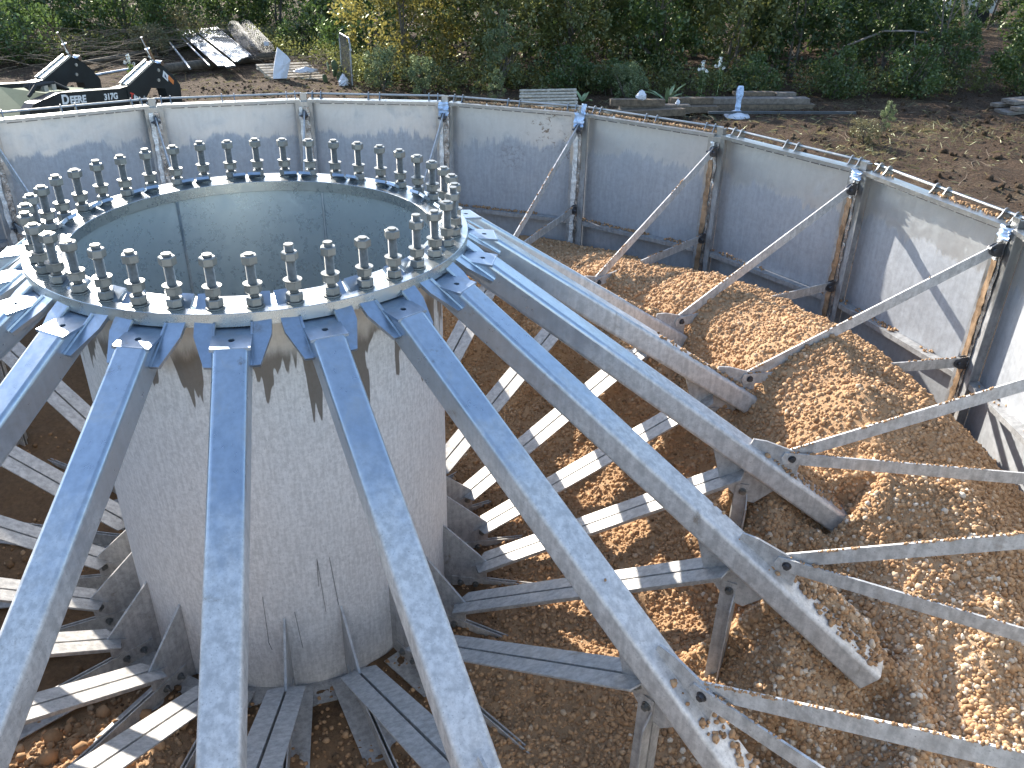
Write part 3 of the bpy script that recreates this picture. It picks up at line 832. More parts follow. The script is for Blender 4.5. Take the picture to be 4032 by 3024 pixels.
for k in range(3, 10):
    rz = R_(AZ(k)); e = Vector((math.cos(rz), math.sin(rz), 0)); t_ = Vector((-e.y, e.x, 0))
    for z1 in (-.285, -1.05):
        for _ in range(150):
            u = rr.random(); u = u * (.75 if z1 > -.5 else 1); r = 2.8 + 1.45 * u; s_ = rr.uniform(.003, .008)
            if mnoise.noise(Vector((u * 6, k * 4.7, z1))) > -.05: crumb(e * r + t_ * (rr.uniform(-.006, .006) + (.006 if z1 > -.5 else -.006) * (1 - u)) + Vector((0, 0, -1.062 + (z1 + 1.062) * u + .036)), s_)
    if k in (4, 5, 6, 7, 8, 9):
        for _ in range(500 if k < 7 else 170):
            r = 3.28 - abs(rr.gauss(0, .55 if k < 7 else .3)); lat = rr.uniform(-.045, .055); s_ = rr.uniform(.004, .016)
            if r > 2.2 and mnoise.noise(Vector((r * 3, k * 2.2, lat * 12))) > .05 - .35 * (r > 2.75): crumb(e * r + t_ * lat + Vector((0, 0, beam_top(r) + s_ * .5)), s_)
cr = rocks('soil_crumbs', np.array([tuple(p) for p in pts]), np.array(sz), np.array(tn), M['stone'])
tag(cr, 'crumbs of tan soil lying on the ledges, bars and beams', 'soil', kind='stuff')

# ------------------------------------------------------------------ plants
def leaf_cloud(centres, radii, n, size, flat=.5):
    """n rhombus leaves gathered round clump centres; returns V, F, tint"""
    c = RNG.integers(0, len(centres), n)
    d = RNG.normal(size=(n, 3)); d /= np.linalg.norm(d, axis=1)[:, None]
    P = centres[c] + d * (radii[c] * RNG.uniform(.25, 1.0, n) ** .5)[:, None]
    Q = rand_rot(n); u, v, w = Q[:, 0], Q[:, 1], Q[:, 2]
    s_ = size * RNG.uniform(.6, 1.35, n)[:, None]
    bend = w * s_ * .22
    V = np.stack([P - u * s_, P + v * s_ * flat + bend * .0, P + u * s_ + bend, P - v * s_ * flat], 1)
    F = (np.arange(4)[None] + 4 * np.arange(n)[:, None])
    t = np.clip(RNG.normal(.45, .22, n), 0, 1)
    return V.reshape(-1, 3), F, np.repeat(t, 4)
def crown_data(seed, n_clump, n_leaf, leaf, shape):
    g = np.random.default_rng(seed)
    c = g.normal(size=(n_clump, 3)); c /= np.linalg.norm(c, axis=1)[:, None]
    c *= (g.uniform(.15, 1, n_clump) ** .45)[:, None]
    c *= np.array(shape) / 2
    c[:, 2] += shape[2] / 2 + .05
    r = g.uniform(.13, .34, n_clump) * min(shape[0], 2.2) / 2
    return leaf_cloud(c, r, n_leaf, leaf)
def mesh_from(name, V, F, t, material):
    o = np_obj(name, V, F, material, t); me = o.data; bpy.data.objects.remove(o); return me
CROWN = {}
for i, (key, shp, mt_) in enumerate((('yellow', (3.2, 2.6, 3.4), 'leaf_yellow'), ('olive', (3.0, 2.8, 3.3), 'leaf_olive'), ('olive2', (2.8, 2.4, 3.2), 'leaf_olive'), ('mid', (2.6, 2.4, 3.3), 'leaf_mid'),
                                     ('dark', (3.4, 3.0, 4.6), 'leaf_dark'), ('dark2', (3.2, 3.0, 4.8), 'leaf_dark'), ('shade', (3.6, 3.2, 4.4), 'leaf_dark'))):
    n = 9500 if key in ('yellow', 'olive', 'olive2', 'mid') else 8000
    V, F, t = crown_data(60 + i, 110, n, .052 if n > 9000 else .062, shp)
    CROWN[key] = mesh_from('crown', V, F, t, M[mt_])
for i, (key, shp, mt_, lf) in enumerate((('bush', (1.5, 1.3, 1.1), 'leaf_mid', .036), ('pale', (1.2, 1.1, 1.0), 'leaf_pale', .03), ('brown', (1.3, 1.2, .9), 'grass', .03), ('sprig', (.9, .8, 1.5), 'leaf_pale', .026))):
    V, F, t = crown_data(90 + i, 42, 3000, lf, shp)
    CROWN[key] = mesh_from('crown', V, F, t, M[mt_])
def trunk_mesh(seed, h):
    g = random.Random(seed); b_ = MB()
    for q in range(g.choice((2, 3, 3))):
        x, y = g.uniform(-.25, .25), g.uniform(-.25, .25); a = g.uniform(0, 6.28); p = Vector((x, y, -.15)); pts_ = [p]; rad = [g.uniform(.045, .075)]
        for i in range(5):
            p = p + Vector((math.cos(a) * g.uniform(.02, .16), math.sin(a) * g.uniform(.02, .16), h / 5)); a += g.uniform(-.7, .7); pts_.append(p); rad.append(rad[-1] * .74)
        b_.path(pts_, rad, 6)
        for i in (1, 2, 3):
            a2 = a + g.uniform(-2, 2); q0 = pts_[i]; q1 = q0 + Vector((math.cos(a2) * .45, math.sin(a2) * .45, .38)); q2 = q1 + Vector((math.cos(a2) * .3, math.sin(a2) * .3, .35))
            b_.path([q0, q1, q2], [rad[i] * .6, rad[i] * .4, rad[i] * .2], 5)
    return b_.mesh('trunk', M['bark'])
TRUNK = [trunk_mesh(i, 3.0) for i in range(4)]
TWIGGY = [trunk_mesh(20 + i, .8) for i in range(2)]
def tree(name, cat, label, x, y, kind, s_=1.0, rz=None, group=None, small=False):
    t = thing(name, label, cat, (x, y, ground_z(x, y)), rnd.uniform(0, 6.28) if rz is None else rz, group)
    c = link('crown', CROWN[kind], t); c.scale = (s_, s_, s_ * rnd.uniform(.92, 1.1))
    k = link('trunk' if not small else 'stem', rnd.choice(TWIGGY if small else TRUNK), t)
    if small: k.scale = (.5 * s_, .5 * s_, .9 * s_)
    return t
WG = 'trees along the edge of the clearing'
tree('tree', 'tree', 'yellowing leafy tree beside the small wire gate', 4.35, 18.9, 'yellow', 1.12, 0.4, WG)
tree('tree', 'tree', 'olive green tree right behind the yellowing one', 6.9, 18.5, 'olive', 1.05, 1.0, WG)
tree('tree', 'tree', 'olive leafed tree standing behind the slatted pallet', 9.0, 18.2, 'olive2', 1.0, 2.2, WG)
tree('tree', 'tree', 'fresh green tree behind the timbers with the white bag', 10.9, 17.6, 'mid', 1.0, .3, WG)
tree('tree', 'tree', 'olive tree behind the white flowering stalks', 12.9, 17.3, 'olive', 1.0, 3.9, WG)
tree('tree', 'tree', 'dark dense tree behind the white plastic tube', 15.0, 17.4, 'dark', 1.0, .2, WG)
tree('tree', 'tree', 'dark tree between the board stack and the bare branch', 17.6, 17.0, 'dark2', .95, 1.2, WG)
tree('tree', 'tree', 'shaded tree beside the bare dead branch', 19.3, 18.9, 'shade', .9, 2.2, WG)
tree('tree', 'tree', 'shaded tree overhanging the stacked dark boards at the far right', 22.6, 15.6, 'dark', 1.0, 3.0, WG)
tree('tree', 'tree', 'shaded tree at the right picture edge near the leaning planks', 27.6, 19.2, 'dark2', 1.0, 4.0, WG)
tree('tree', 'tree', 'bright green bushy tree behind the loader arm rods', -2.9, 26.0, 'mid', .9, 5.0, WG)
tree('tree', 'tree', 'dark tree standing behind the chain link rolls', 1.3, 29.5, 'dark', 1.0, 1.0, WG)
tree('tree', 'tree', 'dark tree between the chain link rolls and the wire gate', 3.6, 25.5, 'mid', 1.0, 2.0, WG)
for i, (x, y, k) in enumerate(((6.2, 22.6, 'dark'), (8.8, 22.0, 'dark2'), (11.6, 21.2, 'shade'), (14.2, 21.4, 'dark'), (17.0, 21.5, 'dark2'), (19.6, 22.4, 'shade'), (24.4, 17.6, 'dark2'), (23.4, 25.8, 'shade'),
                               (30.4, 21.6, 'dark'), (31.6, 27.6, 'dark2'), (-6.4, 31.0, 'shade'), (-9.6, 29.0, 'dark'), (-2.4, 29.2, 'dark2'), (5.0, 29.4, 'shade'), (9.4, 27.4, 'dark'), (15.2, 27.0, 'shade'), (20.8, 28.0, 'dark'))):
    tree('tree', 'tree', 'dark tree deep in the shaded wood behind the front row of trees', x, y, k, 1.0, None, 'trees deep in the wood')
tree('shrub', 'shrub', 'low pale green shrub at the foot of the wire gate', 3.35, 17.2, 'pale', .9, small=True)
tree('shrub', 'shrub', 'low grey green shrub right of the wire gate, under the yellowing tree', 4.25, 16.7, 'pale', .75, small=True)
tree('shrub', 'shrub', 'tall feathery pale shrub left of the slatted pallet', 6.3, 16.9, 'sprig', 1.1, small=True)
tree('shrub', 'shrub', 'small feathery plant standing over the wall top near the slatted pallet', 5.7, 15.2, 'sprig', .5, small=True)
tree('shrub', 'shrub', 'round green shrub behind the slatted pallet', 7.9, 16.5, 'bush', 1.0, small=True)
tree('shrub', 'shrub', 'leafy shrub between the slatted pallet and the timbers', 8.9, 15.6, 'bush', .8, small=True)
tree('shrub', 'shrub', 'yellow green shrub behind the timber with the white bag', 8.9, 14.9, 'pale', .8, small=True)
tree('shrub', 'shrub', 'low bush behind the long board stack', 12.4, 15.0, 'bush', .9, small=True)
tree('shrub', 'shrub', 'dark low bush past the end of the board stack', 14.4, 14.4, 'bush', 1.0, small=True)
tree('shrub', 'shrub', 'brown withered bush above the ends of the pipes', -1.75, 26.6, 'brown', 1.3, small=True)
tree('shrub', 'shrub', 'brown dead brush heap behind the loader elbow', -2.3, 23.9, 'brown', 1.0, small=True)
for i, (x, y, s_, k, lab) in enumerate(((-5.6, 23.4, 1.5, 'bush', 'dark bush in the brushwood above the far loader arm'), (-7.6, 21.8, 1.5, 'bush', 'dark bush at the left edge over the loader hood'), (-6.6, 25.6, 1.8, 'bush', 'big dark bush behind the brushwood, upper left corner'),
        (-4.3, 26.4, 1.5, 'bush', 'dark bush left of the bright green bushy tree'), (-9.3, 24.0, 1.8, 'bush', 'dark bush at the far upper left corner'), (.2, 29.0, 1.6, 'bush', 'dark bush behind the heads of the pipes'), (2.2, 24.4, 1.2, 'bush', 'dark bush right of the chain link rolls'), (3.0, 22.2, 1.2, 'bush', 'bushy plant behind the small wire gate'))):
    tree('shrub', 'shrub', lab, x, y, k, s_, small=True)
for x, y, k, s_, lab in ((21.6, 14.3, 'dark', .75, 'low dark tree behind the stacked dark boards'), (24.2, 14.2, 'shade', .8, 'low shaded tree right of the stacked dark boards'), (18.2, 14.9, 'mid', .6, 'small green tree left of the stacked dark boards')):
    tree('tree', 'tree', lab, x, y, k, s_, None, WG)
tree('shrub', 'shrub', 'dark bush beside the stacked dark boards', 19.8, 13.9, 'bush', 1.2, small=True)
tree('shrub', 'shrub', 'dark bush between the weed and the stacked dark boards', 16.3, 14.0, 'bush', 1.2, small=True)
tree('shrub', 'shrub', 'ragged green weed standing in the bare soil', 12.9, 10.6, 'sprig', .38, small=True)
tree('shrub', 'shrub', 'flat grassy weed patch on the sunny soil', 11.6, 9.6, 'brown', .5, small=True)

# undergrowth along the wood edge and the thick wood behind (nobody could count it)
cen, rad = [], []
edge = [(-10, 20.5), (-6, 22.5), (-3.2, 24.4), (0.5, 26), (2.5, 21), (3.5, 17.6), (6, 16.6), (8.5, 16.0), (11, 15.0), (14.5, 14.2), (18, 13.9), (24, 12.8), (31, 11.5)]
for _ in range(1000):
    q = rr.uniform(0, len(edge) - 1.001); i = int(q); f = q - i
    x = edge[i][0] * (1 - f) + edge[i + 1][0] * f; y = edge[i][1] * (1 - f) + edge[i + 1][1] * f + abs(rr.gauss(0, 1.6)) - .2
    cen.append((x + rr.uniform(-.5, .5), y, ground_z(x, y) + rr.uniform(.02, .5))); rad.append(rr.uniform(.15, .42))
V, F, t = leaf_cloud(np.array(cen), np.array(rad), 60000, .036)
tag(np_obj('undergrowth', V, F, M['leaf_olive'], t), 'weeds and low leaves along the wood edge', 'undergrowth', kind='stuff')
cen, rad = [], []
for _ in range(1500):
    x = rr.uniform(-16, 46); y0 = 28.5 if x < -4.5 else 30.5 if x < 2.5 else 20.2 + max(0, x - 18) * .28
    y = y0 + abs(rr.gauss(0, 1)) * 7
    if 20 < x < 40 and abs(x * .696 - (y + 4.285) * .718) < 1.5: continue
    cen.append((x, y, FLOOR + rr.uniform(0, 1.0) ** 1.3 * (3.8 if x < 2.5 else 4.8))); rad.append(rr.uniform(.4, .95))
V, F, t = leaf_cloud(np.array(cen), np.array(rad), 110000, .085)
tag(np_obj('far_wood', V, F, M['leaf_dark'], t), 'far wood behind the clearing, one dark mass', 'wood', kind='stuff')

# grass, straw and clods on the ground outside
def blades(spots, n, length, mname, name, label, cat):
    sp = np.array(spots); c = RNG.integers(0, len(sp), n)
    P = np.stack([sp[c, 0] + RNG.normal(size=n) * sp[c, 2], sp[c, 1] + RNG.normal(size=n) * sp[c, 2]], 1)
    z = np.array([ground_z(a, b2) for a, b2 in P]) - .01
    d = RNG.normal(size=(n, 3)); d[:, 2] = np.abs(d[:, 2]) * sp[c, 3]; d /= np.linalg.norm(d, axis=1)[:, None]
    L = length * RNG.uniform(.4, 1.3, n)[:, None]
    side = np.cross(d, RNG.normal(size=(n, 3))); side /= np.linalg.norm(side, axis=1)[:, None]
    B = np.concatenate([P, z[:, None]], 1); w = .004
    V = np.stack([B - side * w, B + side * w, B + d * L * .6 + side * w * .7, B + d * L + np.array([0, 0, -.25]) * L * (1 - d[:, 2:3])], 1)
    F = np.arange(4)[None] + 4 * np.arange(n)[:, None]
    t = np.repeat(RNG.uniform(0, 1, n), 4)
    tag(np_obj(name, V.reshape(-1, 3), F, M[mname], t), label, cat, kind='stuff')
sp = [(x, y, s_, u) for x, y, s_, u in ((12.2, 9.6, .9, .9), (11.2, 9.0, .5, .9), (13.4, 10.2, .5, 1.2), (14.6, 9.6, .8, .8), (9.4, 10.8, 1.2, .35), (10.8, 12.0, 1.5, .5), (13.5, 12.3, 1.6, .6), (16.5, 9.2, 1.4, .4), (12.5, 7.2, 1.5, .3), (15, 7.6, 1.3, .3))]
sp += [(-1.0, 17.0, 1.8, .3), (1.5, 17.2, 1.3, .35), (3.0, 17.4, .7, .5), (-2.5, 22.5, 1.2, .7), (0, 18.6, 1.5, .4), (-4.5, 22, 2, .7), (6, 15.4, 1, .7), (8.5, 14.2, .9, .8), (10.3, 13.3, .6, 1)]
blades(sp, 6000, .2, 'grass', 'dry_grass', 'dry grass and straw strewn over the dark soil', 'grass')
pts, sz = [], []
for _ in range(3800):
    x, y = rr.uniform(4.5, 20), rr.uniform(2.5, 14); s_ = .012 * (7 ** (rr.random() ** 2.4))
    if mnoise.noise(Vector((x * .8, y * .8, 7))) < -.1: continue
    pts.append((x, y, ground_z(x, y) + s_ * .2)); sz.append(s_)
for _ in range(2500):
    x, y = rr.uniform(-6, 5), rr.uniform(8, 19); s_ = rr.uniform(.012, .04)
    pts.append((x, y, ground_z(x, y) + s_ * .2)); sz.append(s_)
tag(rocks('soil_clods', np.array(pts), np.array(sz), np.full(len(pts), .5), M['soil']), 'clods of churned dark soil outside the wall', 'soil', kind='stuff')
tw = MB()
def twig(p, L, a, el, r):
    q = [Vector(p)]
    for i in range(4):
        q.append(q[-1] + Vector((math.cos(a) * math.cos(el), math.sin(a) * math.cos(el), math.sin(el))) * L / 4); a += rr.uniform(-.35, .35); el += rr.uniform(-.2, .1)
    tw.path(q, [r, r * .85, r * .7, r * .5, r * .3], 4)
for _ in range(420):
    x, y = rr.gauss(-4.6, 2.3), rr.gauss(24.8, 2.0); twig((x, y, ground_z(x, y) + rr.uniform(0, .55)), rr.uniform(.7, 2.2), rr.uniform(-.5, .9) + rr.choice((0, PI)), rr.uniform(-.15, .35), rr.uniform(.006, .016))
for _ in range(120):
    x, y = rr.gauss(2.1, .6), rr.gauss(20.6, .7); twig((x, y, ground_z(x, y) + rr.uniform(0, .4)), rr.uniform(.5, 1.4), rr.uniform(0, 6.28), rr.uniform(-.1, .3), rr.uniform(.005, .012))
for _ in range(150):
    x, y = rr.uniform(5, 18), rr.uniform(5, 13); twig((x, y, ground_z(x, y) + .01), rr.uniform(.15, .7), rr.uniform(0, 6.28), rr.uniform(-.05, .25), rr.uniform(.004, .009))
tag(tw.obj('brushwood', M['twig']), 'tangle of cut brushwood and dry twigs', 'brushwood', kind='stuff')

def broad_leaf(b_, p, a, el, L, w):
    d = Vector((math.cos(a) * math.cos(el), math.sin(a) * math.cos(el), math.sin(el))); s_ = Vector((-math.sin(a), math.cos(a), 0)); p = Vector(p)
    prof = [(0, .5), (.3, 1), (.65, .8), (1, .05)]; top = []
    for f, k in prof:
        c = p + d * L * f + Vector((0, 0, -.25 * L * f * f)); top.append((c - s_ * w * k, c + Vector((0, 0, -w * .35)), c + s_ * w * k))
    vs = [q for tri in top for q in tri]; fs = []
    for i in range(3):
        for j in range(2): fs.append((i * 3 + j, i * 3 + j + 1, i * 3 + j + 4, i * 3 + j + 3))
    n = len(vs); b_.add(vs, fs); b_.add([q - Vector((0, 0, .012)) for q in vs], [f[::-1] for f in fs])
def agave(label, x, y, n, s_, seed):
    t = thing('agave', label, 'agave', (x, y, ground_z(x, y))); g = random.Random(seed)
    for i in range(n):
        b_ = MB(); broad_leaf(b_, (0, 0, .05), i * 2.4 + g.uniform(-.3, .3), g.uniform(.25, 1.1), s_ * g.uniform(.7, 1.1), .055); b_.obj('leaf', M['agave'], t)
agave('broad leaved pale agave beside the short stacked timbers', 9.75, 14.5, 11, .75, 1)
agave('cut agave leaves lying at the corner of the slatted pallet', 7.75, 14.9, 5, .5, 2)
def cactus(label, x, y, n, seed, s_=1):
    t = thing('prickly_pear', label, 'cactus', (x, y, ground_z(x, y))); g = random.Random(seed)
    for i in range(n):
        b_ = MB(); a = g.uniform(0, PI); c = Vector((g.uniform(-.3, .3), g.uniform(-.2, .2), .14 + .17 * (i % 3))) * s_; r = g.uniform(.10, .14) * s_
        ux = Vector((math.cos(a), math.sin(a), 0)); pts_ = [(r * .8 * math.cos(q) , r * math.sin(q) * 1.2) for q in np.linspace(0, 2 * PI, 14)[:-1]]
        b_.prism(pts_, c, ux, (g.uniform(-.2, .2), 0, 1), Vector((-ux.y, ux.x, 0)) * .03); b_.obj('pad', M['cactus'], t)
cactus('prickly pear with round pads at the wood edge behind the pallet', 8.35, 16.5, 7, 3, 1.0)
cactus('prickly pear beside the small wire gate', 2.35, 18.6, 6, 4, .9)
for lab, x, y, h in (('tall white flowering stalk left of the plastic tube', 10.35, 14.0, 1.0), ('second white flowering stalk, nearer the plastic tube', 10.75, 13.95, 1.05), ('white flowering weed growing behind the loader arms', -2.35, 17.8, .85)):
    t = thing('flowering_weed', lab, 'weed', (x, y, ground_z(x, y))); b_ = MB(); b_.path([Vector((0, 0, -.05)), Vector((.03, 0, h * .5)), Vector((.0, .02, h))], [.010, .008, .005], 5); b_.obj('stem', M['agave'], t)
    V, F, tt = leaf_cloud(np.array([(.02, 0, h * f) for f in (.2, .4, .55, .7)]), np.array([.12, .12, .1, .08]), 160, .035); np_obj('leaves', V, F, M['leaf_mid'], tt, t)
    V, F, tt = leaf_cloud(np.array([(.0, .02, h * f) for f in (.86, .93, 1.0)] + [(.1, 0, h * .8), (-.09, .03, h * .84)]), np.array([.05, .05, .05, .04, .04]), 110, .022); np_obj('blossoms', V, F, M['flower'], tt, t)
# bare dead branch hanging in front of the dark wood
t = thing('dead_branch', 'bare pale dead branch forking against the dark wood', 'branch', (17.6, 15.6, FLOOR)); g = random.Random(5); b_ = MB()
def fork(p, d, L, r, n):
    q = [p]
    for i in range(4):
        d = (d + Vector((g.uniform(-.3, .3), g.uniform(-.2, .2), g.uniform(-.25, .12)))).normalized(); q.append(q[-1] + d * L / 4)
    b_.path(q, [r, r * .9, r * .75, r * .65, r * .5], 5)
    if n:
        for i in (2, 3, 4): fork(q[i], (d + Vector((g.uniform(-1, 1), g.uniform(-.4, .4), g.uniform(-1.1, .1)))).normalized(), L * .62, r * .55, n - 1)
fork(Vector((-.2, 0, 1.35)), Vector((1, 0, -.2)), 1.0, .020, 2); fork(Vector((-.1, 0, 1.35)), Vector((.15, 0, -1)), .9, .018, 2); b_.path([Vector((-.2, .0, 1.35)), Vector((-.7, .5, 1.3)), Vector((-1.2, 1.4, .8)), Vector((-1.3, 1.7, -.1))], [.022, .026, .032, .04], 6); b_.obj('limb', M['dead'], t)

# ------------------------------------------------------------------ materials lying about outside
def log(name, label, a, b2, r, mt_, cat='log', n=10, group=None):
    o = MB().tube(a, b2, r, r * .9, n).obj(name, M[mt_], None, 40); return tag(o, label, cat, group)
log('log', 'long thin pole lying behind the loader arms', (-4.6, 20.9, -2.16), (-1.2, 25.6, -2.16), .07, 'log')
log('log', 'thick timber under the feet of the pipes', (-2.6, 20.25, -2.2), (1.15, 22.9, -2.2), .13, 'log')
log('log', 'dark timber under the heads of the pipes', (-2.6, 26.0, -2.1), (2.0, 27.3, -2.1), .12, 'log')
log('log', 'round trunk lying behind the chain link rolls', (-.5, 26.8, -2.0), (3.2, 27.6, -2.0), .13, 'log')
g = random.Random(8)
def pipe(x0, x1, i, n, lab, grp, foot, head):
    f = i / (n - 1); a = Vector(foot[0]).lerp(Vector(foot[1]), f); b2 = Vector(head[0]).lerp(Vector(head[1]), f); d = (b2 - a).normalized()
    a = a - d * g.uniform(-.12, .16); b2 = b2 + d * g.uniform(-.15, .15); r = .024 if n < 10 else .021
    b_ = MB(); n_ = 10; ax = d.orthogonal().normalized(); ay = d.cross(ax); vs = []
    for p, q in ((a, r), (b2, r), (b2, r * .88), (a, r * .88)): vs += [p + (ax * math.cos(2 * PI * k / n_) + ay * math.sin(2 * PI * k / n_)) * q for k in range(n_)]
    fs = [(j * n_ + k, j * n_ + (k + 1) % n_, ((j + 1) % 4) * n_ + (k + 1) % n_, ((j + 1) % 4) * n_ + k) for j in range(4) for k in range(n_)]
    b_.add(vs, fs); tag(b_.obj('fence_pipe', M['pipe'], None, 40), lab, 'pipe', grp)
for i in range(8): pipe(0, 0, i, 8, '%s pipe from the left in the left bundle of bright pipes' % ordw[i], 'galvanised pipes lying across the timbers', ((-.42, 19.8, -2.03), (-.02, 19.75, -2.03)), ((-1.71, 27.4, -1.93), (-1.27, 27.1, -1.93)))
for i in range(11): pipe(0, 0, i, 11, '%s pipe from the left in the wider right bundle of pipes' % ordw[i], 'galvanised pipes lying across the timbers', ((.02, 20.2, -2.0), (.42, 21.6, -2.0)), ((-1.1, 26.9, -1.92), (-.47, 27.9, -1.92)))
pipe(0, 0, 0, 2, 'lone bright pipe just left of the pipe bundles', None, ((-.66, 20.1, -2.05), (-.6, 20.1, -2.05)), ((-1.78, 27.2, -1.95), (-1.7, 27.2, -1.95)))
log('fence_post', 'dark tapered steel post lying left of the pipes', (-1.16, 20.2, -2.12), (-1.84, 24.6, -1.98), .03, 'pipe', 'post')
log('fence_pipe', 'bright pipe lying behind the loader between its arms', (-3.45, 19.2, -2.1), (-2.3, 20.2, -2.05), .035, 'pipe', 'pipe')
def mesh_roll(label, foot, head, r):
    a, b2 = Vector(foot), Vector(head); d = (b2 - a); L = d.length; d.normalize(); ax = d.orthogonal().normalized(); ay = d.cross(ax)
    t = thing('mesh_roll', label, 'wire roll', foot); b_ = MB(); P = lambda l_, th, q: d * l_ + (ax * math.cos(th) + ay * math.sin(th)) * q
    for q in (r, r * .8):
        for s_ in (1, -1):
            for k in range(20):
                th0 = 2 * PI * k / 20; n_ = 14
                pts_ = [P(L * i / n_, th0 + s_ * 2.6 * i / n_, q) for i in range(n_ + 1)]
                for i in range(n_): b_.tube(pts_[i], pts_[i + 1], .0042, n=3, cap=False)
    for k in range(22):                                   # knuckled ends
        th0 = 2 * PI * k / 22; b_.tube(P(L, th0, r), P(L + .07, th0 + .12, r), .006, n=3); b_.tube(P(L + .07, th0 + .12, r), P(L, th0 + .25, r), .006, n=3)
    b_.obj('wire_mesh', M['wire'], t)
    return t
mesh_roll('left hand roll of chain link mesh propped on a log', (.46, 22.0, -1.98), (.10, 26.6, -1.80), .20)
t = mesh_roll('right hand roll of chain link mesh with a small white tag', (.92, 22.6, -1.98), (.50, 26.9, -1.80), .20)
MB().box(-.08, .06, -.05, .0, .10, .20).obj('tag', M['bag'], t)
# small wire gate standing by the yellowing tree
t = thing('wire_gate', 'small chain link gate standing upright by the yellowing tree', 'gate', (2.68, 18.5, ground_z(2.68, 18.5)), math.atan2(1.3, -.1)); b_ = MB(); w, h = 1.25, 1.12
pts_ = [Vector((-w / 2, 0, 0)), Vector((-w / 2, 0, h - .1)), Vector((-w / 2 + .1, 0, h)), Vector((w / 2 - .1, 0, h)), Vector((w / 2, 0, h - .1)), Vector((w / 2, 0, 0)), Vector((-w / 2, 0, .0))]
b_.path(pts_, [.022] * 7, 8); b_.obj('frame', M['pipe'], t, 40); b_ = MB()
for k in range(-18, 19):
    for s_ in (1, -1):
        x0, z0 = k * .07, 0.0; x1, z1 = x0 + s_ * h, h
        lo = max(0, min((-w / 2 - x0) / (x1 - x0), (w / 2 - x0) / (x1 - x0))); hi = min(1, max((-w / 2 - x0) / (x1 - x0), (w / 2 - x0) / (x1 - x0)))
        if hi > lo: b_.tube((x0 + (x1 - x0) * lo, .004 * s_, h * lo), (x0 + (x1 - x0) * hi, .004 * s_, h * hi), .004, n=3)
b_.obj('wire_mesh', M['wire'], t)
for z in (.25, .85): MB().box(-w / 2 - .09, -w / 2 + .0, -.02, .02, z, z + .05).obj('hinge', M['pipe'], t)
def crumple(name, label, cat, loc, sx, sy, sz, seed, mt_='bag'):
    g2 = random.Random(seed); b_ = MB(); n, m_ = 12, 7; vs = []
    for j in range(m_ + 1):
        f = j / m_; rad = math.sin(PI * (.08 + .86 * f)) ** .7 * (1 - .55 * f)
        for i in range(n):
            a = 2 * PI * i / n; k = rad * g2.uniform(.72, 1.2); vs.append((sx * k * math.cos(a), sy * k * math.sin(a), sz * f * g2.uniform(.9, 1.1)))
    fs = [(j * n + i, j * n + (i + 1) % n, (j + 1) * n + (i + 1) % n, (j + 1) * n + i) for j in range(m_) for i in range(n)] + [tuple(range(n))[::-1], tuple(range(m_ * n, (m_ + 1) * n))]
    o = b_.add(vs, fs).obj(name, M[mt_]); o.location = loc; return tag(o, label, cat)
def pallet(label, loc, rz, w, d, n, mt_, tilt=(0, 0), grp=None):
    t = thing('pallet', label, 'pallet', loc, rz, grp); t.rotation_euler = (tilt[0], tilt[1], rz); g2 = random.Random(int(loc[0] * 10))
    bd = d / n
    sl = MB().box(-w / 2, w / 2, -bd * .27, bd * .27, 0, .022).mesh('slat', M[mt_])
    for i in range(n): o = link('slat', sl, t); o.location = (g2.uniform(-.02, .02), -d / 2 + bd * (i + .5), .10 + g2.uniform(-.004, .004)); o.rotation_euler = (0, 0, g2.uniform(-.02, .02))
    st = MB().box(-.025, .025, -d / 2, d / 2, .022, .098).mesh('stringer', M[mt_])
    for x in (-w / 2 + .05, 0, w / 2 - .05): o = link('stringer', st, t); o.location = (x, 0, 0)
    for i in (0, n // 2, n - 1): o = link('slat', sl, t); o.location = (0, -d / 2 + bd * (i + .5), -.002)
    return t
pallet('wooden pallet with white sacks, right of the pipes', (1.35, 19.6, ground_z(1.35, 19.6) + .02), .35, 1.45, 1.2, 7, 'wood_pale', (.24, .03))
b_ = MB(); g2 = random.Random(9); vs = []
for j in range(8):
    f = j / 7; xl = .0 + .20 * f ** 1.3; xr_ = .34 + .26 * f if f < .62 else .50 - (f - .62) * .80
    for i in range(5): u = i / 4; vs.append((xl + (xr_ - xl) * u, -.06 * math.sin(PI * u) * (1 - .6 * f) + g2.uniform(-.012, .012), .74 * f))
n = len(vs); fs = [(j * 5 + i, j * 5 + i + 1, j * 5 + i + 6, j * 5 + i + 5) for j in range(7) for i in range(4)]
b_.add(vs + [(x, y + .10 - .05 * z, z) for x, y, z in vs], fs + [tuple(q + n for q in f[::-1]) for f in fs] + [(j * 5 + 5, j * 5 + 5 + n, j * 5 + n, j * 5) for j in range(7)] + [(j * 5 + 4, j * 5 + 4 + n, j * 5 + 9 + n, j * 5 + 9) for j in range(7)])
o = b_.obj('sack', M['bag']); o.location = (.86, 18.85, -2.22); o.rotation_euler = (-.15, 0, .1); tag(o, 'upright pointed white sack leaning on the left pallet', 'sack')
crumple('plastic_sheet', 'flat crumpled plastic sheet on the left pallet', 'plastic', (1.72, 19.35, -2.17), .42, .16, .14, 3)
crumple('plastic_bag', 'white plastic bag at the foot of the wire gate', 'bag', (2.52, 18.0, -2.33), .17, .14, .30, 4)
pallet('weathered slatted pallet lying among the weeds beyond the wall', (6.85, 14.75, ground_z(6.85, 14.75) + .03), -.32, 1.35, 1.35, 8, 'wood_pale', (.26, -.04))
def board(name, label, a, b2, w, h, mt_, cat='timber', grp=None):
    a, b2 = Vector(a), Vector(b2); d = b2 - a; L = d.length
    o = MB().box(0, L, -w / 2, w / 2, 0, h).obj(name, M[mt_]); o.location = a; o.rotation_euler = (0, -math.asin(d.z / L), math.atan2(d.y, d.x)); return tag(o, label, cat, grp)
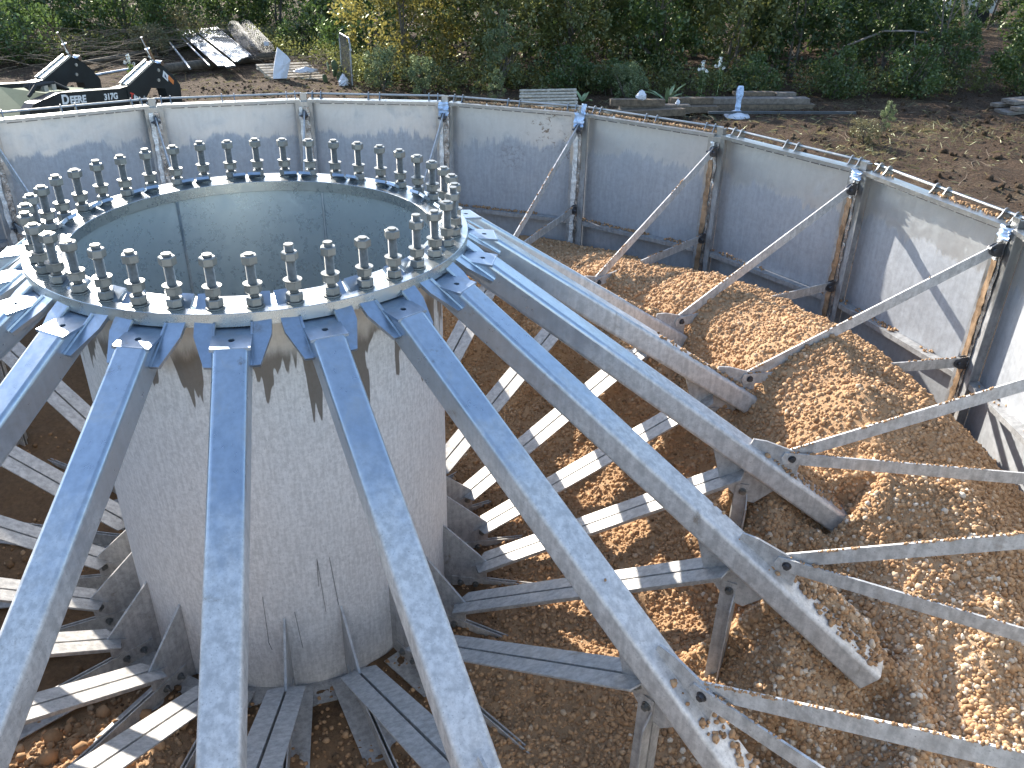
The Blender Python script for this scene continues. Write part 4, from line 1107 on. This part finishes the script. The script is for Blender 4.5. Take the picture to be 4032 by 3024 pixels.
board('timber', 'upper timber carrying the white bag', (7.75, 13.3, -2.10), (8.95, 13.05, -2.10), .16, .13, 'wood', 'timber')
board('timber', 'lower front timber below the one with the white bag', (7.75, 12.95, -2.3), (9.3, 12.75, -2.26), .18, .14, 'wood', 'timber')
board('timber', 'pale thin board sticking out left of the timbers', (7.0, 13.1, -2.27), (8.0, 13.25, -2.24), .14, .05, 'wood_pale', 'board')
board('timber', 'supporting timber under the upper one', (8.0, 13.35, -2.3), (9.6, 13.1, -2.3), .2, .19, 'wood_grey', 'timber')
crumple('plastic_bag', 'white plastic bag lying on the timber', 'bag', (8.4, 13.1, -1.975), .17, .13, .20, 6)
crumple('plastic_scrap', 'small scrap of plastic at the end of the timbers', 'plastic', (9.25, 13.0, -2.1), .07, .06, .13, 7)
for i in range(3): board('timber', '%s short dark timber stacked beside the agave' % ('lower', 'upper', 'front')[i], (9.35 - .1 * i, 13.35 + (.0, .05, -.2)[i], (-2.28, -2.14, -2.28)[i]), (10.25, 13.2 + (.0, .05, -.2)[i], (-2.28, -2.14, -2.28)[i]), .18, .13, 'wood', 'timber')
for lab, a, b2, w, h, mt_ in (('long grey board forming the lower layer of the board stack', (10.3, 13.42, -2.16), (12.6, 13.0, -2.16), .3, .11, 'wood_grey'), ('brownish board on top of the board stack, left part', (11.0, 13.6, -2.048), (11.95, 13.42, -2.048), .2, .08, 'wood'),
                               ('short board on top of the board stack, right part', (11.98, 13.4, -2.048), (12.45, 13.31, -2.048), .2, .07, 'wood_grey'), ('dark bottom board under the board stack', (10.3, 13.4, -2.32), (12.7, 12.95, -2.32), .4, .155, 'wood'),
                               ('long thin grey pipe lying before the board stack', (9.9, 12.75, -2.26), (13.25, 12.05, -2.26), .06, .05, 'wire')): board('board', lab, a, b2, w, h, mt_, 'board')
t = thing('plastic_tube', 'upright tube of white plastic film before the board stack', 'plastic tube', (10.6, 12.7, ground_z(10.6, 12.7))); b_ = MB(); g2 = random.Random(4)
b_.lathe([(.075 * g2.uniform(.7, 1.15), z) for z in np.linspace(.10, .66, 10)], 9).obj('tube', M['plastic_blue'], t)
b_ = MB(); b_.lathe([(.30, 0), (.28, .05), (.16, .10), (.07, .14)], 9).obj('skirt', M['bag'], t)
for i in range(6): board('board', '%s board in the dark stack at the right edge' % ('bottom', 'second', 'third', 'fourth', 'fifth', 'topmost')[i], (16.9 + .1 * i, 11.5 + .25 * (i % 3), -2.32 + .07 * (i // 2) * 1.3), (19.4 + .1 * i, 12.6 + .25 * (i % 3) - .7, -2.32 + .07 * (i // 2) * 1.3), .22, .07, 'wood_grey', 'board', 'boards stacked at the right edge')
# far clearing seen through the wood on the right
t = thing('board_stack', 'pale planks leaning far away in the wood at top right', 'planks', (28.6, 25.2, FLOOR), .7)
for i in range(7): o = link('plank', MB().box(-.06, .06, -.02, .02, 0, 2.0 + .15 * (i % 3)).mesh('plank', M['wood_pale']), t); o.location = (i * .16 - .5, .1 * (i % 2), 0); o.rotation_euler = (-.35, .42, 0)
t = thing('trailer', 'white sheet sided trailer far away at the top right edge', 'trailer', (33.0, 30.2, FLOOR), -.6)
MB().box(-1.1, 1.1, -.6, .6, .45, 1.6).obj('body', M['trailer'], t); 
for x in (-.5, .5):
    o = MB().lathe([(.12, -.1), (.33, -.1), (.36, -.06), (.36, .06), (.33, .1), (.12, .1)], 18).obj('wheel', M['rubber'], t); o.location = (x, -.66, .36); o.rotation_euler = (PI / 2, 0, 0)

# ------------------------------------------------------------------ compact loader behind the wall (only its arms rise over the rim)
LH = R_(53.0)
t = thing('compact_loader', 'black compact loader with bent lift arms behind the wall', 'loader', (-1.04685, 8.67236, -.37534), LH)
GZ = -2.32 + .37534
arm = [(-2.18, -.27), (-2.09, -.20), (-1.70, -.14), (-.74, -.235), (-.56, -.225), (-.02, .0), (.115, -.05), (.30, -.21), (.415, -.355), (.40, -.75), (.17, -.75), (.105, -.36), (-.16, -.315), (-.30, -.435), (-.38, -.60), (-.7, -.63), (-1.9, -.58), (-2.2, -.40)]
for y0, dx in ((0, 0), (1.3, -.13)):
    a_ = MB().prism(arm, (dx, y0, 0), (1, 0, 0), (0, 0, 1), (0, .15, 0)).obj('lift_arm', M['black_paint'], t)
    r_ = MB()
    for yy in (.012, .135):                              # worn bright rails along the rising edge
        r_.prism([(-.56, -.222), (-.02, .003), (-.03, .03), (-.57, -.195)], (dx, y0 + yy - .012, 0), (1, 0, 0), (0, 0, 1), (0, .024, 0))
    r_.obj('edge_rail', M['rail'], a_)
    MB().prism([(-.555, -.219), (-.05, -.009), (-.05, .0), (-.555, -.208)], (dx, y0 + .04, 0), (1, 0, 0), (0, 0, 1), (0, .07, 0)).obj('edge_plate', M['rail'], a_)
    c_ = MB().tube((dx + .06, y0 + .07, -.04), (dx - .03, y0 + .07, .17), .034, n=12).tube((dx - .03, y0 + .07, .17), (dx - .10, y0 + .07, .32), .016, n=8).obj('cylinder', M['chrome'], t)
    MB().tube((dx + .11, y0 - .02, -.03), (dx + .11, y0 + .17, -.03), .035, n=10).obj('pin', M['chrome'], a_)
    for px, pz in ((.03, -.11), (.0, -.235)): MB().tube((dx + px, y0 - .012, pz), (dx + px, y0 + .0, pz), .022, n=10).obj('pin', M['rail'], a_)
def lettering(txt, x, z, size, mname, parent, rot=0, y=-.004):
    c = bpy.data.curves.new('lettering', 'FONT'); c.body = txt; c.size = size; c.extrude = .001; c.offset = .004 * size / .1 if size > .08 else 0
    tmp = bpy.data.objects.new('tmp', c); COL.objects.link(tmp); bpy.context.view_layer.update()
    me = bpy.data.meshes.new_from_object(tmp); bpy.data.objects.remove(tmp); me.materials.clear(); me.materials.append(M[mname])
    o = link('lettering', me, parent); o.location = (x, y, z); o.rotation_euler = (PI / 2, rot, 0); return o
lettering('D', -1.70, -.272, .150, 'letter', t, .10)
lettering('EERE', -1.575, -.284, .120, 'letter', t, .10)
lettering('317G', -1.03, -.332, .105, 'letter', t, .08)
pl = MB().prism([(-.60, -.40), (-.06, -.62), (-.06, -.52), (-.60, -.27)], (-.02, -.012, 0), (1, 0, 0), (0, 0, 1), (0, .010, 0)).obj('sign_plate', M['black_paint'], t)
lettering('T', -.60, -.375, .10, 'red', pl, .36, -.016); lettering('itan', -.535, -.395, .085, 'letter', pl, .36, -.016); lettering('Equipment', -.36, -.42, .055, 'letter', pl, .36, -.016); lettering('Rental', -.33, -.50, .05, 'letter', pl, .36, -.016)
st = MB().prism([(.09, -.20), (.18, -.28), (.205, -.20), (.125, -.125)], (0, -.004, 0), (1, 0, 0), (0, 0, 1), (0, .003, 0)).obj('warning_label', M['letter'], t)
MB().prism([(.185, -.245), (.275, -.335), (.30, -.285), (.21, -.195)], (0, -.004, 0), (1, 0, 0), (0, 0, 1), (0, .003, 0)).obj('label_band', M['orange'], st)
MB().prism([(.125, -.205), (.165, -.245), (.155, -.20), (.14, -.165)], (0, -.006, 0), (1, 0, 0), (0, 0, 1), (0, .002, 0)).obj('pictogram', M['navy'], st)
hd = MB(); hd.add([(-3.0, .20, -.42), (-2.0, .17, -.40), (-1.55, .35, -.20), (-1.7, .95, -.14), (-3.0, 1.1, -.25), (-3.0, .2, -.46), (-2.0, .17, -.44), (-1.55, .35, -.25), (-1.7, .95, -.19), (-3.0, 1.1, -.30)],
       [(0, 1, 2, 3, 4), (9, 8, 7, 6, 5), (0, 5, 6, 1), (1, 6, 7, 2), (2, 7, 8, 3), (3, 8, 9, 4), (4, 9, 5, 0)]); hd.obj('hood', M['hood'], t)
MB().add([(-1.45, .3, -.23), (-.62, .22, -.30), (-.62, 1.2, -.30), (-1.45, 1.15, -.22), (-1.45, .3, -.26), (-.62, .22, -.33), (-.62, 1.2, -.33), (-1.45, 1.15, -.25)], [(0, 1, 2, 3), (7, 6, 5, 4), (0, 4, 5, 1), (1, 5, 6, 2), (2, 6, 7, 3), (3, 7, 4, 0)]).obj('deck_plate', M['hood'], t)
h_ = MB(); g2 = random.Random(2)
for i in range(6):
    y = .22 + .035 * i; h_.path([Vector((-1.95 + .05 * i, y, -.16)), Vector((-1.8, y + .02, -.10 + g2.uniform(0, .04))), Vector((-1.55, y, -.09 + g2.uniform(0, .03))), Vector((-1.35, y, -.17))], [.02] * 4, 7)
h_.obj('hose_bundle', M['rubber'], t)
for x in (-1.72, -1.6): MB().box(x, x + .06, .20, .44, -.145, -.075).obj('valve_block', M['rail'], t)
MB().box(-2.9, -.2, .2, 1.22, GZ + .3, -.72).obj('chassis', M['black_paint'], t)
for y in (-.12, 1.12):
    pts_ = [(-2.3 + .32 * math.cos(a), GZ + .34 + .32 * math.sin(a)) for a in np.linspace(PI / 2, 1.5 * PI, 9)] + [(-.5 + .32 * math.cos(a), GZ + .34 + .32 * math.sin(a)) for a in np.linspace(-PI / 2, PI / 2, 9)]
    MB().prism(pts_, (0, y, 0), (1, 0, 0), (0, 0, 1), (0, .32, 0)).obj('track', M['rubber'], t)
MB().box(.18, .42, .0, 1.45, GZ + .12, GZ + .75).obj('coupler_plate', M['black_paint'], t)
for dx, y0 in ((0, 0), (-.13, 1.3)): MB().prism([(.19 + dx, -.70), (.40 + dx, -.70), (.40, GZ + .5), (.22, GZ + .5)], (0, y0 + .02, 0), (1, 0, 0), (0, 0, 1), (0, .1, 0)).obj('coupler_link', M['black_paint'], t)
